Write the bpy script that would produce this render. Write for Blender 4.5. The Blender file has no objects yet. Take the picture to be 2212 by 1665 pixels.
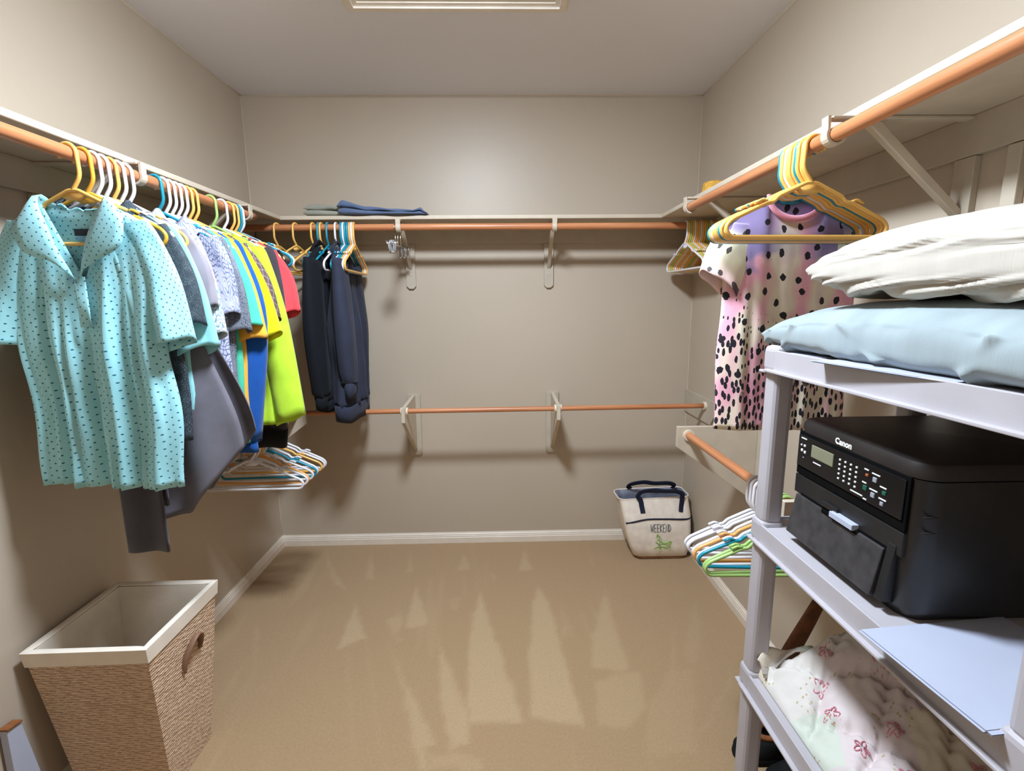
import bpy, bmesh, math, random
import numpy as np
from mathutils import Matrix, Vector

# ------------------------------------------------------------------ camera, light, exposure
SC = bpy.context.scene
COL = SC.collection
FOC, PITCH, YAW, ROLL, CAMH = 1044.875, 0.170559, 0.021889, 0.009188, 1.3999
XL, XR, YB, YF, HC = -1.2976, 1.0552, 2.6812, -0.80, 2.44

def cam_axes():
    cy, sy, cp, sp = math.cos(YAW), math.sin(YAW), math.cos(PITCH), math.sin(PITCH)
    F = np.array([sy*cp, cy*cp, -sp]); r = np.array([cy, -sy, 0.0]); d = np.cross(F, r)
    cr, sr = math.cos(ROLL), math.sin(ROLL)
    return cr*r+sr*d, -sr*r+cr*d, F
CR, CD, CF = cam_axes()
cam_data = bpy.data.cameras.new('camera')
cam_data.sensor_fit = 'HORIZONTAL'; cam_data.sensor_width = 36.0
cam_data.lens = FOC*36.0/2212.0; cam_data.clip_start = 0.02
cam = bpy.data.objects.new('camera', cam_data); COL.objects.link(cam)
cam.matrix_world = Matrix(((CR[0], -CD[0], -CF[0], 0), (CR[1], -CD[1], -CF[1], 0),
                           (CR[2], -CD[2], -CF[2], CAMH), (0, 0, 0, 1)))
SC.camera = cam
W = bpy.data.worlds.new('world'); SC.world = W; W.use_nodes = True
W.node_tree.nodes['Background'].inputs[0].default_value = (0.9, 0.92, 1.0, 1)
W.node_tree.nodes['Background'].inputs[1].default_value = 0.25
LAMP_POS = (-0.17, 1.12, HC); LAMP_STRENGTH = 285.0; LAMP_COLOR = (0.86, 1.0, 1.17)
SC.view_settings.view_transform = 'Standard'; SC.view_settings.look = 'None'
SC.view_settings.exposure = 0.12; SC.view_settings.gamma = 1.0
SC.view_settings.use_curve_mapping = False

# ------------------------------------------------------------------ helpers
def lin(c):
    return tuple(((v/255.0)/12.92 if v/255.0 <= 0.04045 else ((v/255.0+0.055)/1.055)**2.4) for v in c)
ADAPT = (1.05, .965, .86)      # paint colours are given as seen under the cool lamp
def rgba(c): return (*(min(.92, v*k) for v, k in zip(lin(c), ADAPT)), 1.0)
ORG = {}
def thing(name, label, cat, loc=(0, 0, 0), rotz=0.0, group=None):
    o = bpy.data.objects.new(name, None); COL.objects.link(o)
    o.empty_display_size = 0.05
    o.location = loc; o.rotation_euler = (0, 0, rotz)
    o['label'] = label; o['category'] = cat
    if group: o['group'] = group
    ORG[o.name] = np.array(loc, float)
    return o
def tag(o, label, cat, group=None):
    o['label'] = label; o['category'] = cat
    if group: o['group'] = group
    return o
def struct(o, label=None):
    o['kind'] = 'structure'
    if label: o['label'] = label
    return o
def mesh(name, V, F, mat, parent=None, smooth=False, uv=None, world=True, solid=0.0):
    V = np.array(V, float).reshape(-1, 3)
    org = np.zeros(3)
    if parent is not None:
        org = ORG.get(parent.name, np.zeros(3))
        if world: V = V-org
    me = bpy.data.meshes.new(name); me.from_pydata(V.tolist(), [], [tuple(int(i) for i in f) for f in F])
    if uv is not None:
        lay = me.uv_layers.new(name='UVMap')
        idx = np.zeros(len(me.loops), np.int32); me.loops.foreach_get('vertex_index', idx)
        lay.data.foreach_set('uv', np.array(uv, float)[idx].ravel())
    if smooth: me.polygons.foreach_set('use_smooth', [True]*len(me.polygons))
    me.update()
    o = bpy.data.objects.new(name, me); COL.objects.link(o)
    if mat is not None: me.materials.append(mat)
    if parent is not None:
        o.parent = parent; ORG[o.name] = org
    if solid:
        m = o.modifiers.new('thickness', 'SOLIDIFY'); m.thickness = solid; m.offset = 0
    return o
def from_bm(name, bm, mat, parent=None, smooth=False, world=True):
    me = bpy.data.meshes.new(name); bmesh.ops.recalc_face_normals(bm, faces=bm.faces)
    org = np.zeros(3)
    if parent is not None:
        org = ORG.get(parent.name, np.zeros(3))
        if world: bmesh.ops.translate(bm, verts=bm.verts, vec=Vector(-org))
    bm.to_mesh(me); bm.free()
    if smooth: me.polygons.foreach_set('use_smooth', [True]*len(me.polygons))
    o = bpy.data.objects.new(name, me); COL.objects.link(o)
    if mat is not None: me.materials.append(mat)
    if parent is not None:
        o.parent = parent; ORG[o.name] = org
    return o
def box(name, xr, yr, zr, mat, parent=None, bev=0.0015, seg=2, world=True, M=None):
    bm = bmesh.new(); bmesh.ops.create_cube(bm, size=1.0)
    sx, sy, sz = xr[1]-xr[0], yr[1]-yr[0], zr[1]-zr[0]
    for v in bm.verts:
        v.co = Vector((xr[0]+(v.co.x+.5)*sx, yr[0]+(v.co.y+.5)*sy, zr[0]+(v.co.z+.5)*sz))
    if bev > 0:
        bmesh.ops.bevel(bm, geom=bm.edges[:], offset=min(bev, .45*min(sx, sy, sz)), segments=seg, affect='EDGES', profile=.5)
    if M is not None: bmesh.ops.transform(bm, matrix=M, verts=bm.verts)
    return from_bm(name, bm, mat, parent, world=world)
def prism(name, poly, axis, a0, a1, mat, parent=None, bev=0.0, world=True, M=None):
    """poly: 2-D points; axis: 'x','y','z' extrusion axis from a0 to a1"""
    bm = bmesh.new()
    def P(p, a):
        return {'x': (a, p[0], p[1]), 'y': (p[0], a, p[1]), 'z': (p[0], p[1], a)}[axis]
    lo = [bm.verts.new(P(p, a0)) for p in poly]; hi = [bm.verts.new(P(p, a1)) for p in poly]
    n = len(poly)
    bm.faces.new(lo); bm.faces.new(hi[::-1])
    for i in range(n): bm.faces.new((lo[i], lo[(i+1) % n], hi[(i+1) % n], hi[i]))
    bmesh.ops.recalc_face_normals(bm, faces=bm.faces)
    if bev > 0: bmesh.ops.bevel(bm, geom=bm.edges[:], offset=bev, segments=2, affect='EDGES', profile=.5)
    if M is not None: bmesh.ops.transform(bm, matrix=M, verts=bm.verts)
    return from_bm(name, bm, mat, parent, world=world)
def tube(pts, r, seg=8, closed=False, caps=True, flat=None):
    P = np.array(pts, float); n = len(P)
    R = np.full(n, r) if np.isscalar(r) else np.array(r, float)
    if closed: T = np.roll(P, -1, 0)-np.roll(P, 1, 0)
    else:
        T = np.zeros_like(P); T[1:-1] = P[2:]-P[:-2]; T[0] = P[1]-P[0]; T[-1] = P[-1]-P[-2]
    T /= np.linalg.norm(T, axis=1)[:, None]+1e-12
    up = np.array([0, 0, 1.0]) if abs(T[0][2]) < .9 else np.array([1.0, 0, 0])
    if flat is not None: up = np.array(flat[0], float)
    N = np.cross(T[0], up); N /= np.linalg.norm(N)
    V = []; F = []
    for i in range(n):
        if flat is not None: N = np.cross(T[i], up)
        else: N = N-T[i]*(N@T[i])
        N /= np.linalg.norm(N)+1e-12
        B = np.cross(N, T[i])
        for k in range(seg):
            a = 2*math.pi*k/seg
            if flat is not None:
                V.append(P[i]+N*math.cos(a)*R[i]*flat[1]+B*math.sin(a)*R[i]*flat[2])
            else: V.append(P[i]+R[i]*(N*math.cos(a)+B*math.sin(a)))
    m = n if closed else n-1
    for i in range(m):
        j = (i+1) % n
        for k in range(seg):
            l = (k+1) % seg
            F.append((i*seg+k, i*seg+l, j*seg+l, j*seg+k))
    if caps and not closed:
        F.append(tuple(range(seg))[::-1]); F.append(tuple((n-1)*seg+k for k in range(seg)))
    return np.array(V), F
def join(*parts):
    V = []; F = []; o = 0
    for v, f in parts:
        V.append(np.array(v, float)); F += [tuple(i+o for i in g) for g in f]; o += len(v)
    return np.vstack(V), F
def boxvf(x0, x1, y0, y1, z0, z1):
    V = [(x0, y0, z0), (x1, y0, z0), (x1, y1, z0), (x0, y1, z0), (x0, y0, z1), (x1, y0, z1), (x1, y1, z1), (x0, y1, z1)]
    F = [(0, 3, 2, 1), (4, 5, 6, 7), (0, 1, 5, 4), (1, 2, 6, 5), (2, 3, 7, 6), (3, 0, 4, 7)]
    return np.array(V, float), F
def roundpath(pts, rad, n=5, closed=False):
    P = [np.array(p, float) for p in pts]; out = []
    m = len(P)
    for i in range(m):
        if not closed and i in (0, m-1): out.append(P[i]); continue
        r = rad[i] if hasattr(rad, '__len__') else rad
        a = P[i-1]-P[i]; b = P[(i+1) % m]-P[i]
        la, lb = np.linalg.norm(a), np.linalg.norm(b)
        d = min(r, la*.48, lb*.48)
        s, e = P[i]+a/la*d, P[i]+b/lb*d
        for k in range(n+1):
            t = k/n; out.append((1-t)**2*s+2*t*(1-t)*P[i]+t*t*e)
    return np.array(out)
def catmull(pts, n=8, closed=False):
    P = np.array(pts, float); out = []; m = len(P)
    rng = range(m if closed else m-1)
    for i in rng:
        if closed: p0, p1, p2, p3 = P[i-1], P[i], P[(i+1) % m], P[(i+2) % m]
        else: p0, p1, p2, p3 = P[max(i-1, 0)], P[i], P[i+1], P[min(i+2, m-1)]
        for k in range(n):
            t = k/n
            out.append(.5*((2*p1)+(-p0+p2)*t+(2*p0-5*p1+4*p2-p3)*t*t+(-p0+3*p1-3*p2+p3)*t**3))
    if not closed: out.append(P[-1])
    return np.array(out)
def grid_faces(nu, nv, closed_u=False):
    F = []
    for j in range(nv-1):
        for i in range(nu if closed_u else nu-1):
            k = (i+1) % nu
            F.append((j*nu+i, j*nu+k, (j+1)*nu+k, (j+1)*nu+i))
    return F
def sstep(a, b, x):
    t = np.clip((x-a)/(b-a), 0, 1); return t*t*(3-2*t)
def vnoise(x, y, seed=0):
    """cheap smooth value noise"""
    x = np.asarray(x, float); y = np.asarray(y, float)
    xi, yi = np.floor(x).astype(int), np.floor(y).astype(int); fx, fy = x-xi, y-yi
    fx = fx*fx*(3-2*fx); fy = fy*fy*(3-2*fy)
    def h(a, b):
        n = (a*374761393+b*668265263+seed*974711) & 0x7fffffff
        n = ((n ^ (n >> 13))*1274126177) & 0x7fffffff
        return ((n ^ (n >> 16)) & 0xffff)/65535.0
    return (h(xi, yi)*(1-fx)+h(xi+1, yi)*fx)*(1-fy)+(h(xi, yi+1)*(1-fx)+h(xi+1, yi+1)*fx)*fy

# ------------------------------------------------------------------ materials
class NT:
    def __init__(s, name):
        s.m = bpy.data.materials.new(name); s.m.use_nodes = True
        s.t = s.m.node_tree; s.b = s.t.nodes['Principled BSDF']
    def n(s, typ, **kw):
        d = s.t.nodes.new(typ)
        for k, v in kw.items():
            if k == 'inp':
                for a, b in v.items(): d.inputs[a].default_value = b
            else: setattr(d, k, v)
        return d
    def l(s, a, b): s.t.links.new(a, b)
    def coord(s, kind='Object', scale=(1, 1, 1), rot=(0, 0, 0), loc=(0, 0, 0)):
        tc = s.n('ShaderNodeTexCoord'); mp = s.n('ShaderNodeMapping')
        mp.inputs['Scale'].default_value = scale; mp.inputs['Rotation'].default_value = rot
        mp.inputs['Location'].default_value = loc
        s.l(tc.outputs[kind], mp.inputs[0]); return mp.outputs[0]
    def noise(s, vec, scale, detail=3, rough=.5, dist=0):
        d = s.n('ShaderNodeTexNoise', inp={'Scale': scale, 'Detail': detail, 'Roughness': rough, 'Distortion': dist})
        s.l(vec, d.inputs['Vector']); return d.outputs['Fac']
    def vor(s, vec, scale, rnd=1.0, feature='F1', out='Distance'):
        d = s.n('ShaderNodeTexVoronoi', feature=feature, voronoi_dimensions='2D', inp={'Scale': scale, 'Randomness': rnd})
        s.l(vec, d.inputs['Vector']); return d.outputs[out]
    def ramp(s, fac, stops, interp='LINEAR'):
        d = s.n('ShaderNodeValToRGB'); d.color_ramp.interpolation = interp
        e = d.color_ramp.elements
        while len(e) < len(stops): e.new(.5)
        for i, (p, c) in enumerate(stops):
            e[i].position = p; e[i].color = c if len(c) == 4 else rgba(c)
        s.l(fac, d.inputs[0]); return d.outputs[0]
    def mix(s, fac, a, b, typ='MIX'):
        d = s.n('ShaderNodeMix', data_type='RGBA', blend_type=typ)
        for i, v in ((0, fac), (6, a), (7, b)):
            if hasattr(v, 'is_output'): s.l(v, d.inputs[i])
            else: d.inputs[i].default_value = v if i == 0 else (v if len(v) == 4 else rgba(v))
        return d.outputs[2]
    def math(s, op, a, b=0.0, c=0.0):
        d = s.n('ShaderNodeMath', operation=op)
        for i, v in enumerate((a, b, c)):
            if hasattr(v, 'is_output'): s.l(v, d.inputs[i])
            else: d.inputs[i].default_value = v
        return d.outputs[0]
    def sep(s, vec):
        d = s.n('ShaderNodeSeparateXYZ'); s.l(vec, d.inputs[0]); return d.outputs
    def bump(s, h, strength=.2, dist=.002):
        d = s.n('ShaderNodeBump', inp={'Strength': strength, 'Distance': dist})
        s.l(h, d.inputs['Height']); s.l(d.outputs[0], s.b.inputs['Normal'])
    def color(s, c):
        if hasattr(c, 'is_output'): s.l(c, s.b.inputs['Base Color'])
        else: s.b.inputs['Base Color'].default_value = rgba(c)
    def rough(s, r, spec=None, metal=None):
        s.b.inputs['Roughness'].default_value = r
        if spec is not None: s.b.inputs['Specular IOR Level'].default_value = spec
        if metal is not None: s.b.inputs['Metallic'].default_value = metal
def m_plain(name, c, rough=.5, spec=.5, metal=0, var=.06, vscale=12, bump=0, bscale=200, kind='Object'):
    t = NT(name); v = t.coord(kind)
    if var:
        f = t.noise(v, vscale, 4)
        a = tuple(max(0, x*(1-var)) for x in c); b = tuple(min(255, x*(1+var)) for x in c)
        t.color(t.ramp(f, [(.3, a), (.7, b)]))
    else: t.color(c)
    if bump: t.bump(t.noise(v, bscale, 3), bump)
    t.rough(rough, spec, metal); return t.m
def m_cloth(name, c, bump=.25, var=.05, sheen=.2, rough=.85, scale=900):
    t = NT(name); v = t.coord('UV')
    f = t.noise(v, 14, 4)
    t.color(t.ramp(f, [(.3, tuple(x*(1-var) for x in c)), (.7, tuple(min(255, x*(1+var)) for x in c))]))
    t.bump(t.noise(v, scale, 2), bump, .0008)
    t.rough(rough, .2); t.b.inputs['Sheen Weight'].default_value = sheen
    return t.m

WALL_C = (190, 178, 158)
t = NT('wall_paint'); v = t.coord('Object')
t.color(t.ramp(t.noise(v, 1.6, 3), [(.3, (181, 172, 160)), (.7, (186, 177, 165))]))
t.bump(t.noise(v, 150, 3), .14, .002); t.rough(.42, .45); M_WALL = t.m
t = NT('ceiling_paint'); v = t.coord('Object')
t.color(t.ramp(t.noise(v, 1.6, 3), [(.3, (224, 230, 246)), (.7, (228, 234, 250))]))
t.bump(t.noise(v, 120, 3), .2, .002); t.rough(.75, .2); M_CEIL = t.m
M_TRIM = m_plain('white_trim_paint', (224, 219, 212), .4, .4, var=.02)
M_SHELF = m_plain('shelf_paint', (196, 188, 175), .45, .4, var=.03, bump=.05)
M_CLEAT = m_plain('cleat_paint', (182, 176, 165), .45, .4, var=.03, bump=.05)
M_HATCH = m_plain('hatch_paint', (205, 200, 192), .5, .3, var=.02)
M_SOCKET = m_plain('rod_socket_plastic', (222, 215, 200), .4, .4, var=.02)
M_CAULK = m_plain('caulk_bead', (206, 197, 180), .5, .4, var=.02)

def m_wood(name, axis, c0=(140, 86, 52), c1=(204, 144, 102)):
    t = NT(name)
    sc = {'x': (2.5, 60, 60), 'y': (60, 2.5, 60)}[axis]
    v = t.coord('Object', sc)
    f = t.noise(v, 1.0, 5, .6)
    g = t.noise(t.coord('Object', tuple(q*.35 for q in sc)), 1.0, 2)
    t.color(t.mix(t.math('MULTIPLY', g, .5), t.ramp(f, [(.28, c0), (.5, (180, 116, 76)), (.75, c1)]), (208, 150, 110)))
    t.bump(f, .06); t.rough(.38, .5); return t.m
M_WOODX = m_wood('rod_wood_x', 'x'); M_WOODY = m_wood('rod_wood_y', 'y')
M_WOODB = m_plain('dark_brown_wood', (96, 56, 28), .5, .4, var=.2, vscale=30)

# carpet with a nap attribute for the vacuum strokes
t = NT('carpet'); v = t.coord('Object')
at = t.n('ShaderNodeAttribute', attribute_name='nap')
fib = t.noise(v, 420, 3, .7); pat = t.noise(v, 5, 4, .6); mid = t.noise(v, 120, 5, .8)
base = t.mix(t.math('ADD', t.math('MULTIPLY', fib, .5), t.math('MULTIPLY', mid, .5)), (106, 84, 60), (212, 184, 148))
base = t.mix(t.math('MULTIPLY', pat, .35), base, (176, 150, 118))
lite = t.mix(fib, (172, 150, 120), (216, 196, 164))
nz = t.math('MULTIPLY', at.outputs['Fac'], t.math('ADD', .20, t.math('MULTIPLY', mid, .75)))
t.color(t.mix(nz, base, lite))
t.bump(t.math('ADD', t.math('MULTIPLY', fib, .7), t.math('MULTIPLY', mid, .5)), .6, .006)
t.rough(1.0, .05); t.b.inputs['Sheen Weight'].default_value = .15; M_CARPET = t.m

HANGER_COL = {'gold': (240, 190, 104), 'dark gold': (226, 170, 62), 'white': (228, 232, 246), 'teal': (28, 142, 174),
              'green': (164, 204, 124), 'orange': (242, 178, 104), 'cream': (232, 214, 178)}
M_H = {k: m_plain('hanger_plastic_'+k.replace(' ', '_'), c, .3, .5, var=.02) for k, c in HANGER_COL.items()}
M_CHROME = m_plain('chrome', (225, 228, 235), .15, .5, 1.0, var=0)
M_CLEAR = m_plain('clip_steel', (205, 216, 232), .22, .6, .7, var=0)

# ------------------------------------------------------------------ room shell
def plane_grid(name, P0, U, Vv, nu, nv, mat):
    P0, U, Vv = map(np.array, (P0, U, Vv)); V = []
    for j in range(nv):
        for i in range(nu): V.append(P0+U*i/(nu-1)+Vv*j/(nv-1))
    return mesh(name, V, grid_faces(nu, nv), mat)
TH = .10
struct(box('wall_back', (XL-TH, XR+TH), (YB, YB+TH), (-.02, HC+.1), M_WALL, bev=0))
struct(box('wall_left', (XL-TH, XL), (YF-TH, YB), (-.02, HC+.1), M_WALL, bev=0))
struct(box('wall_right', (XR, XR+TH), (YF-TH, YB), (-.02, HC+.1), M_WALL, bev=0))
struct(box('wall_front', (XL, XR), (YF-TH, YF), (-.02, HC+.1), M_WALL, bev=0))
struct(box('ceiling', (XL, XR), (YF, YB), (HC, HC+.1), M_CEIL, bev=0))

# floor: fine grid carrying the carpet nap
def Zp(px, py, z=0.0):
    d = CR*(px-1106)/FOC+CD*(py-832.5)/FOC+CF
    s = (z-CAMH)/d[2]; return np.array([d[0]*s, d[1]*s])
def crop(p): return (440+p[0]*.5425, 1140+p[1]*.5425)
STROKES = [  # pale vacuum strokes in the pile
    ([(600, 300), (655, 445), (530, 480)], .9), ([(845, 225), (900, 375), (880, 395), (800, 400), (825, 300)], .9),
    ([(1100, 250), (1180, 480), (1280, 780), (1190, 790), (1050, 770), (1045, 500), (1075, 330)], 1.0),
    ([(1330, 225), (1390, 330), (1450, 560), (1525, 790), (1440, 785), (1300, 750), (1290, 500), (1310, 300)], 1.0),
    ([(1600, 240), (1640, 380), (1700, 575), (1660, 580), (1540, 560), (1545, 420)], .75),
    ([(1640, 580), (1740, 580), (1760, 720), (1690, 810), (1570, 795), (1550, 600)], .6),
    ([(740, 460), (790, 580), (930, 850), (880, 880), (900, 968), (850, 968), (800, 700)], .8),
    ([(935, 430), (985, 560), (1060, 740), (1070, 850), (985, 890), (940, 700)], .9),
    ([(485, 80), (530, 190), (580, 250), (520, 235), (490, 150)], .6), ([(670, 80), (685, 205), (640, 205)], .65),
    ([(825, 80), (835, 175), (800, 180)], .55), ([(1035, 95), (1065, 165), (1005, 170)], .6),
    ([(1275, 90), (1315, 165), (1250, 168)], .75), ([(1520, 60), (1560, 150), (1540, 150)], .4),
    ([(715, 370), (790, 335), (800, 380), (760, 440)], .6), ([(760, 435), (800, 440), (770, 465)], .6),
    ([(1870, 380), (1880, 500), (1860, 900), (1835, 900), (1855, 600)], .5),
    ([(2100, 560), (2110, 600), (1960, 870), (1940, 880), (2060, 660)], .45), ([(205, 380), (225, 400), (210, 560), (195, 500)], .45),
    ([(1140, 170), (1170, 190), (1150, 220)], .5), ([(1420, 390), (1475, 385), (1430, 450)], .5),
    ([(895, 910), (960, 890), (1110, 900), (1130, 968), (900, 968)], .5), ([(1765, 700), (1850, 560), (1960, 560), (1960, 900), (1750, 920)], .3),
    ([(1960, 280), (1985, 400), (1960, 560), (1900, 500)], .3), ([(560, 480), (580, 500), (610, 900), (590, 900)], .25),
    ([(640, 460), (655, 460), (720, 900), (700, 900)], .25), ([(975, 285), (1030, 280), (1020, 330), (980, 330)], .35)]
def poly_mask(X, Y, poly, soft=.016):
    ins = np.zeros(X.shape, bool); dist = np.full(X.shape, 9.0)
    n = len(poly)
    for i in range(n):
        x1, y1 = poly[i]; x2, y2 = poly[(i+1) % n]
        c = ((y1 > Y) != (y2 > Y)) & (X < (x2-x1)*(Y-y1)/((y2-y1) if abs(y2-y1) > 1e-9 else 1e-9)+x1); ins ^= c
        dx, dy = x2-x1, y2-y1; tt = np.clip(((X-x1)*dx+(Y-y1)*dy)/(dx*dx+dy*dy+1e-12), 0, 1)
        dist = np.minimum(dist, np.hypot(X-x1-tt*dx, Y-y1-tt*dy))
    sd = np.where(ins, dist, -dist)
    return sstep(-soft*.5, soft, sd)
nx, ny = 190, 280
gx = np.linspace(XL, XR, nx); gy = np.linspace(YF, YB, ny)
GX, GY = np.meshgrid(gx, gy)
WX = GX+.012*(vnoise(GX*30, GY*30, 1)-.5); WY = GY+.03*(vnoise(GX*25, GY*25, 2)-.5)
nap = np.zeros(GX.shape)
for pl, wgt in STROKES:
    nap = np.maximum(nap, wgt*poly_mask(WX, WY, [Zp(*crop(p)) for p in pl]))
streak = sstep(.62, .9, vnoise(GX*34+GY*3, GY*3.1, 5))*.28*sstep(.35, .7, vnoise(GX*3, GY*2, 9))
nap = np.clip(np.maximum(nap, streak), 0, 1)
fz = .0015*(vnoise(GX*60, GY*60, 3)-.5)
floor = mesh('floor', np.stack([GX, GY, fz], -1).reshape(-1, 3), grid_faces(nx, ny), M_CARPET, smooth=True)
a = floor.data.attributes.new('nap', 'FLOAT', 'POINT'); a.data.foreach_set('value', nap.ravel().astype(np.float32))
struct(floor, 'beige cut-pile carpet with pale vacuum strokes')

# baseboards: moulded profile (distance from wall, height)
BP = [(0, 0), (.014, 0), (.014, .034), (.0115, .0365), (.0115, .044), (.009, .0465), (.009, .053), (.005, .0575), (.003, .0635), (0, .0635)]
def baseboard(name, side):
    if side == 'back': p = prism(name, [(YB-d, z) for d, z in BP], 'x', XL, XR, M_TRIM)
    if side == 'left': p = prism(name, [(XL+d, z) for d, z in BP], 'y', YF, YB, M_TRIM)
    if side == 'right': p = prism(name, [(XR-d, z) for d, z in BP], 'y', YF, YB, M_TRIM)
    return struct(p)
for s in ('back', 'left', 'right'): baseboard('baseboard_'+s, s)
# caulk beads in the ceiling and wall corners
def bead(name, a, b, r=.003):
    V, F = tube([np.array(a)+(np.array(b)-np.array(a))*k/24+np.array([0, 0, 0])*0 for k in range(25)], [r*(.5+.8*((k*37) % 11)/11) for k in range(25)], 6)
    return struct(mesh(name, V, F, M_CAULK, smooth=True))
bead('trim_1', (XL, YB, HC), (XR, YB, HC)); bead('trim_2', (XR, YF, HC), (XR, YB, HC)); bead('trim_3', (XL, YF, HC), (XL, YB, HC))
bead('trim_4', (XL, YB, .07), (XL, YB, HC), .002); bead('trim_5', (XR, YB, .07), (XR, YB, HC), .002)

# ceiling: attic hatch with moulded frame
hx0, hx1, hy1 = -.533, .252, 1.940; hy0 = hy1-.60
hatch = thing('attic_hatch', 'white moulded attic hatch frame set in the closet ceiling', 'hatch', ((hx0+hx1)/2, (hy0+hy1)/2, HC-.02))
def frame_ring(name, inset0, inset1, z0, z1, mat, parent):
    o = [(hx0+inset0, hy0+inset0), (hx1-inset0, hy0+inset0), (hx1-inset0, hy1-inset0), (hx0+inset0, hy1-inset0)]
    i = [(hx0+inset1, hy0+inset1), (hx1-inset1, hy0+inset1), (hx1-inset1, hy1-inset1), (hx0+inset1, hy1-inset1)]
    V = [(x, y, z1) for x, y in o]+[(x, y, z0) for x, y in o]+[(x, y, z0) for x, y in i]+[(x, y, z1) for x, y in i]
    F = []
    for k in range(4):
        l = (k+1) % 4
        F += [(k, l, 4+l, 4+k), (4+k, 4+l, 8+l, 8+k), (8+k, 8+l, 12+l, 12+k)]
    return mesh(name, V, F, mat, parent)
frame_ring('frame', 0, .030, HC-.012, HC, M_TRIM, hatch)
frame_ring('moulding', .008, .030, HC-.019, HC-.011, M_TRIM, hatch)
frame_ring('inner_moulding', .030, .046, HC-.010, HC, M_TRIM, hatch)
box('panel', (hx0+.046, hx1-.046), (hy0+.046, hy1-.046), (HC-.006, HC), M_HATCH, hatch, bev=.001)

# ceiling lamp (above the top of the picture): flush opal dome
lx, ly, lz = LAMP_POS
lamp = thing('ceiling_lamp', 'flush round opal ceiling lamp between hatch and door', 'lamp', (lx, ly, lz-.12))
t = NT('opal_glow'); t.b.inputs['Emission Color'].default_value = (*LAMP_COLOR, 1); t.b.inputs['Emission Strength'].default_value = LAMP_STRENGTH
t.color((250, 250, 250)); M_GLOW = t.m
V = []; nr = 10; ns = 32
for j in range(nr):
    a = (j+.0)/(nr-1)*math.pi/2
    for k in range(ns):
        b = 2*math.pi*k/ns; r = .138*math.cos(a)**.6 if j < nr-1 else .004
        V.append((lx+r*math.cos(b), ly+r*math.sin(b), lz-.018-(.030*math.sin(a)**.7)))
mesh('dome', V, grid_faces(ns, nr, True)+[tuple((nr-1)*ns+k for k in range(ns))], M_GLOW, lamp, smooth=True)
V = []
for r, z in ((.15, lz), (.15, lz-.016), (.143, lz-.02), (.130, lz-.02)):
    for k in range(ns): V.append((lx+r*math.cos(2*math.pi*k/ns), ly+r*math.sin(2*math.pi*k/ns), z))
mesh('rim', V, grid_faces(ns, 4, True), M_TRIM, lamp, smooth=True)

# door behind the camera
door = struct(box('door_1', (-.55, .25), (YF, YF+.03), (.005, 2.03), M_TRIM, bev=.003))
hk = box('door_handle', (.15, .20), (YF+.03, YF+.08), (.97, 1.02), M_CHROME, door, bev=.012, seg=3)

# ------------------------------------------------------------------ shelves, rods, brackets
SZ, ST = 1.812, .019
SDL, SDB, SDR = .262, .265, .275            # shelf depths
ROD_Z, ROD_R = 1.755, .0157
ROD_XL, ROD_XR, ROD_YB = -1.012, .738, 2.402
def shelf(name, xr, yr, label, cleats, mat=M_SHELF):
    s = thing(name, label, 'shelf', ((xr[0]+xr[1])/2, (yr[0]+yr[1])/2, SZ-ST))
    box('board', xr, yr, (SZ-ST, SZ), mat, s, bev=.004, seg=3)
    for c in cleats: box('wall_cleat', *c, M_CLEAT, s, bev=.002)
    return s
shelf('wall_shelf', (XL, XR), (YB-SDB, YB), 'painted beige shelf along the back wall carrying folded trousers',
      [((XL+.02, XR-.02), (YB-.018, YB), (SZ-ST-.085, SZ-ST))])
shelf('wall_shelf', (XL, XL+SDL), (.30, YB-SDB-.001), 'painted beige shelf along the left wall above the shirts',
      [((XL, XL+.018), (.30, YB-.02), (SZ-ST-.085, SZ-ST))])
shelf('wall_shelf', (XR-SDR, XR), (-.30, YB-SDB-.001), 'painted beige shelf along the right wall above the printer',
      [((XR-.018, XR), (-.30, YB-.02), (SZ-ST-.085, SZ-ST))])
def rod(name, a, b, axis, label, r=ROD_R, mat=None):
    n = 40; a = np.array(a, float); b = np.array(b, float)
    V, F = tube([a+(b-a)*k/n for k in range(n+1)], r, 20)
    o = mesh(name, V, F, mat or (M_WOODX if axis == 'x' else M_WOODY), smooth=True)
    return tag(o, label, 'rod')
rod('closet_rod', (XL+.02, ROD_YB, ROD_Z), (XR-.02, ROD_YB, ROD_Z), 'x', 'upper orange-brown wooden rod across the back wall')
rod('closet_rod', (ROD_XL, .32, ROD_Z), (ROD_XL, 2.10, ROD_Z), 'y', 'upper wooden rod on the left wall carrying the row of shirts')
rod('closet_rod', (ROD_XR, -.28, ROD_Z), (ROD_XR, 1.985, ROD_Z), 'y', 'upper wooden rod on the right wall above the pillows')
LZ = .862
rod('closet_rod', (XL+.02, ROD_YB, LZ-.004), (XR-.022, ROD_YB, LZ+.006), 'x', 'lower wooden rod across the back wall between gusset brackets', .0125)
rod('closet_rod', (-1.02, 1.62, LZ), (-1.02, 2.36, LZ), 'y', 'lower wooden rod on the left wall behind the shirts', .015)
rod('closet_rod', (.755, 1.10, LZ), (.755, 1.88, LZ), 'y', 'lower wooden rod on the right wall behind the plastic shelving', .015)

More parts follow.
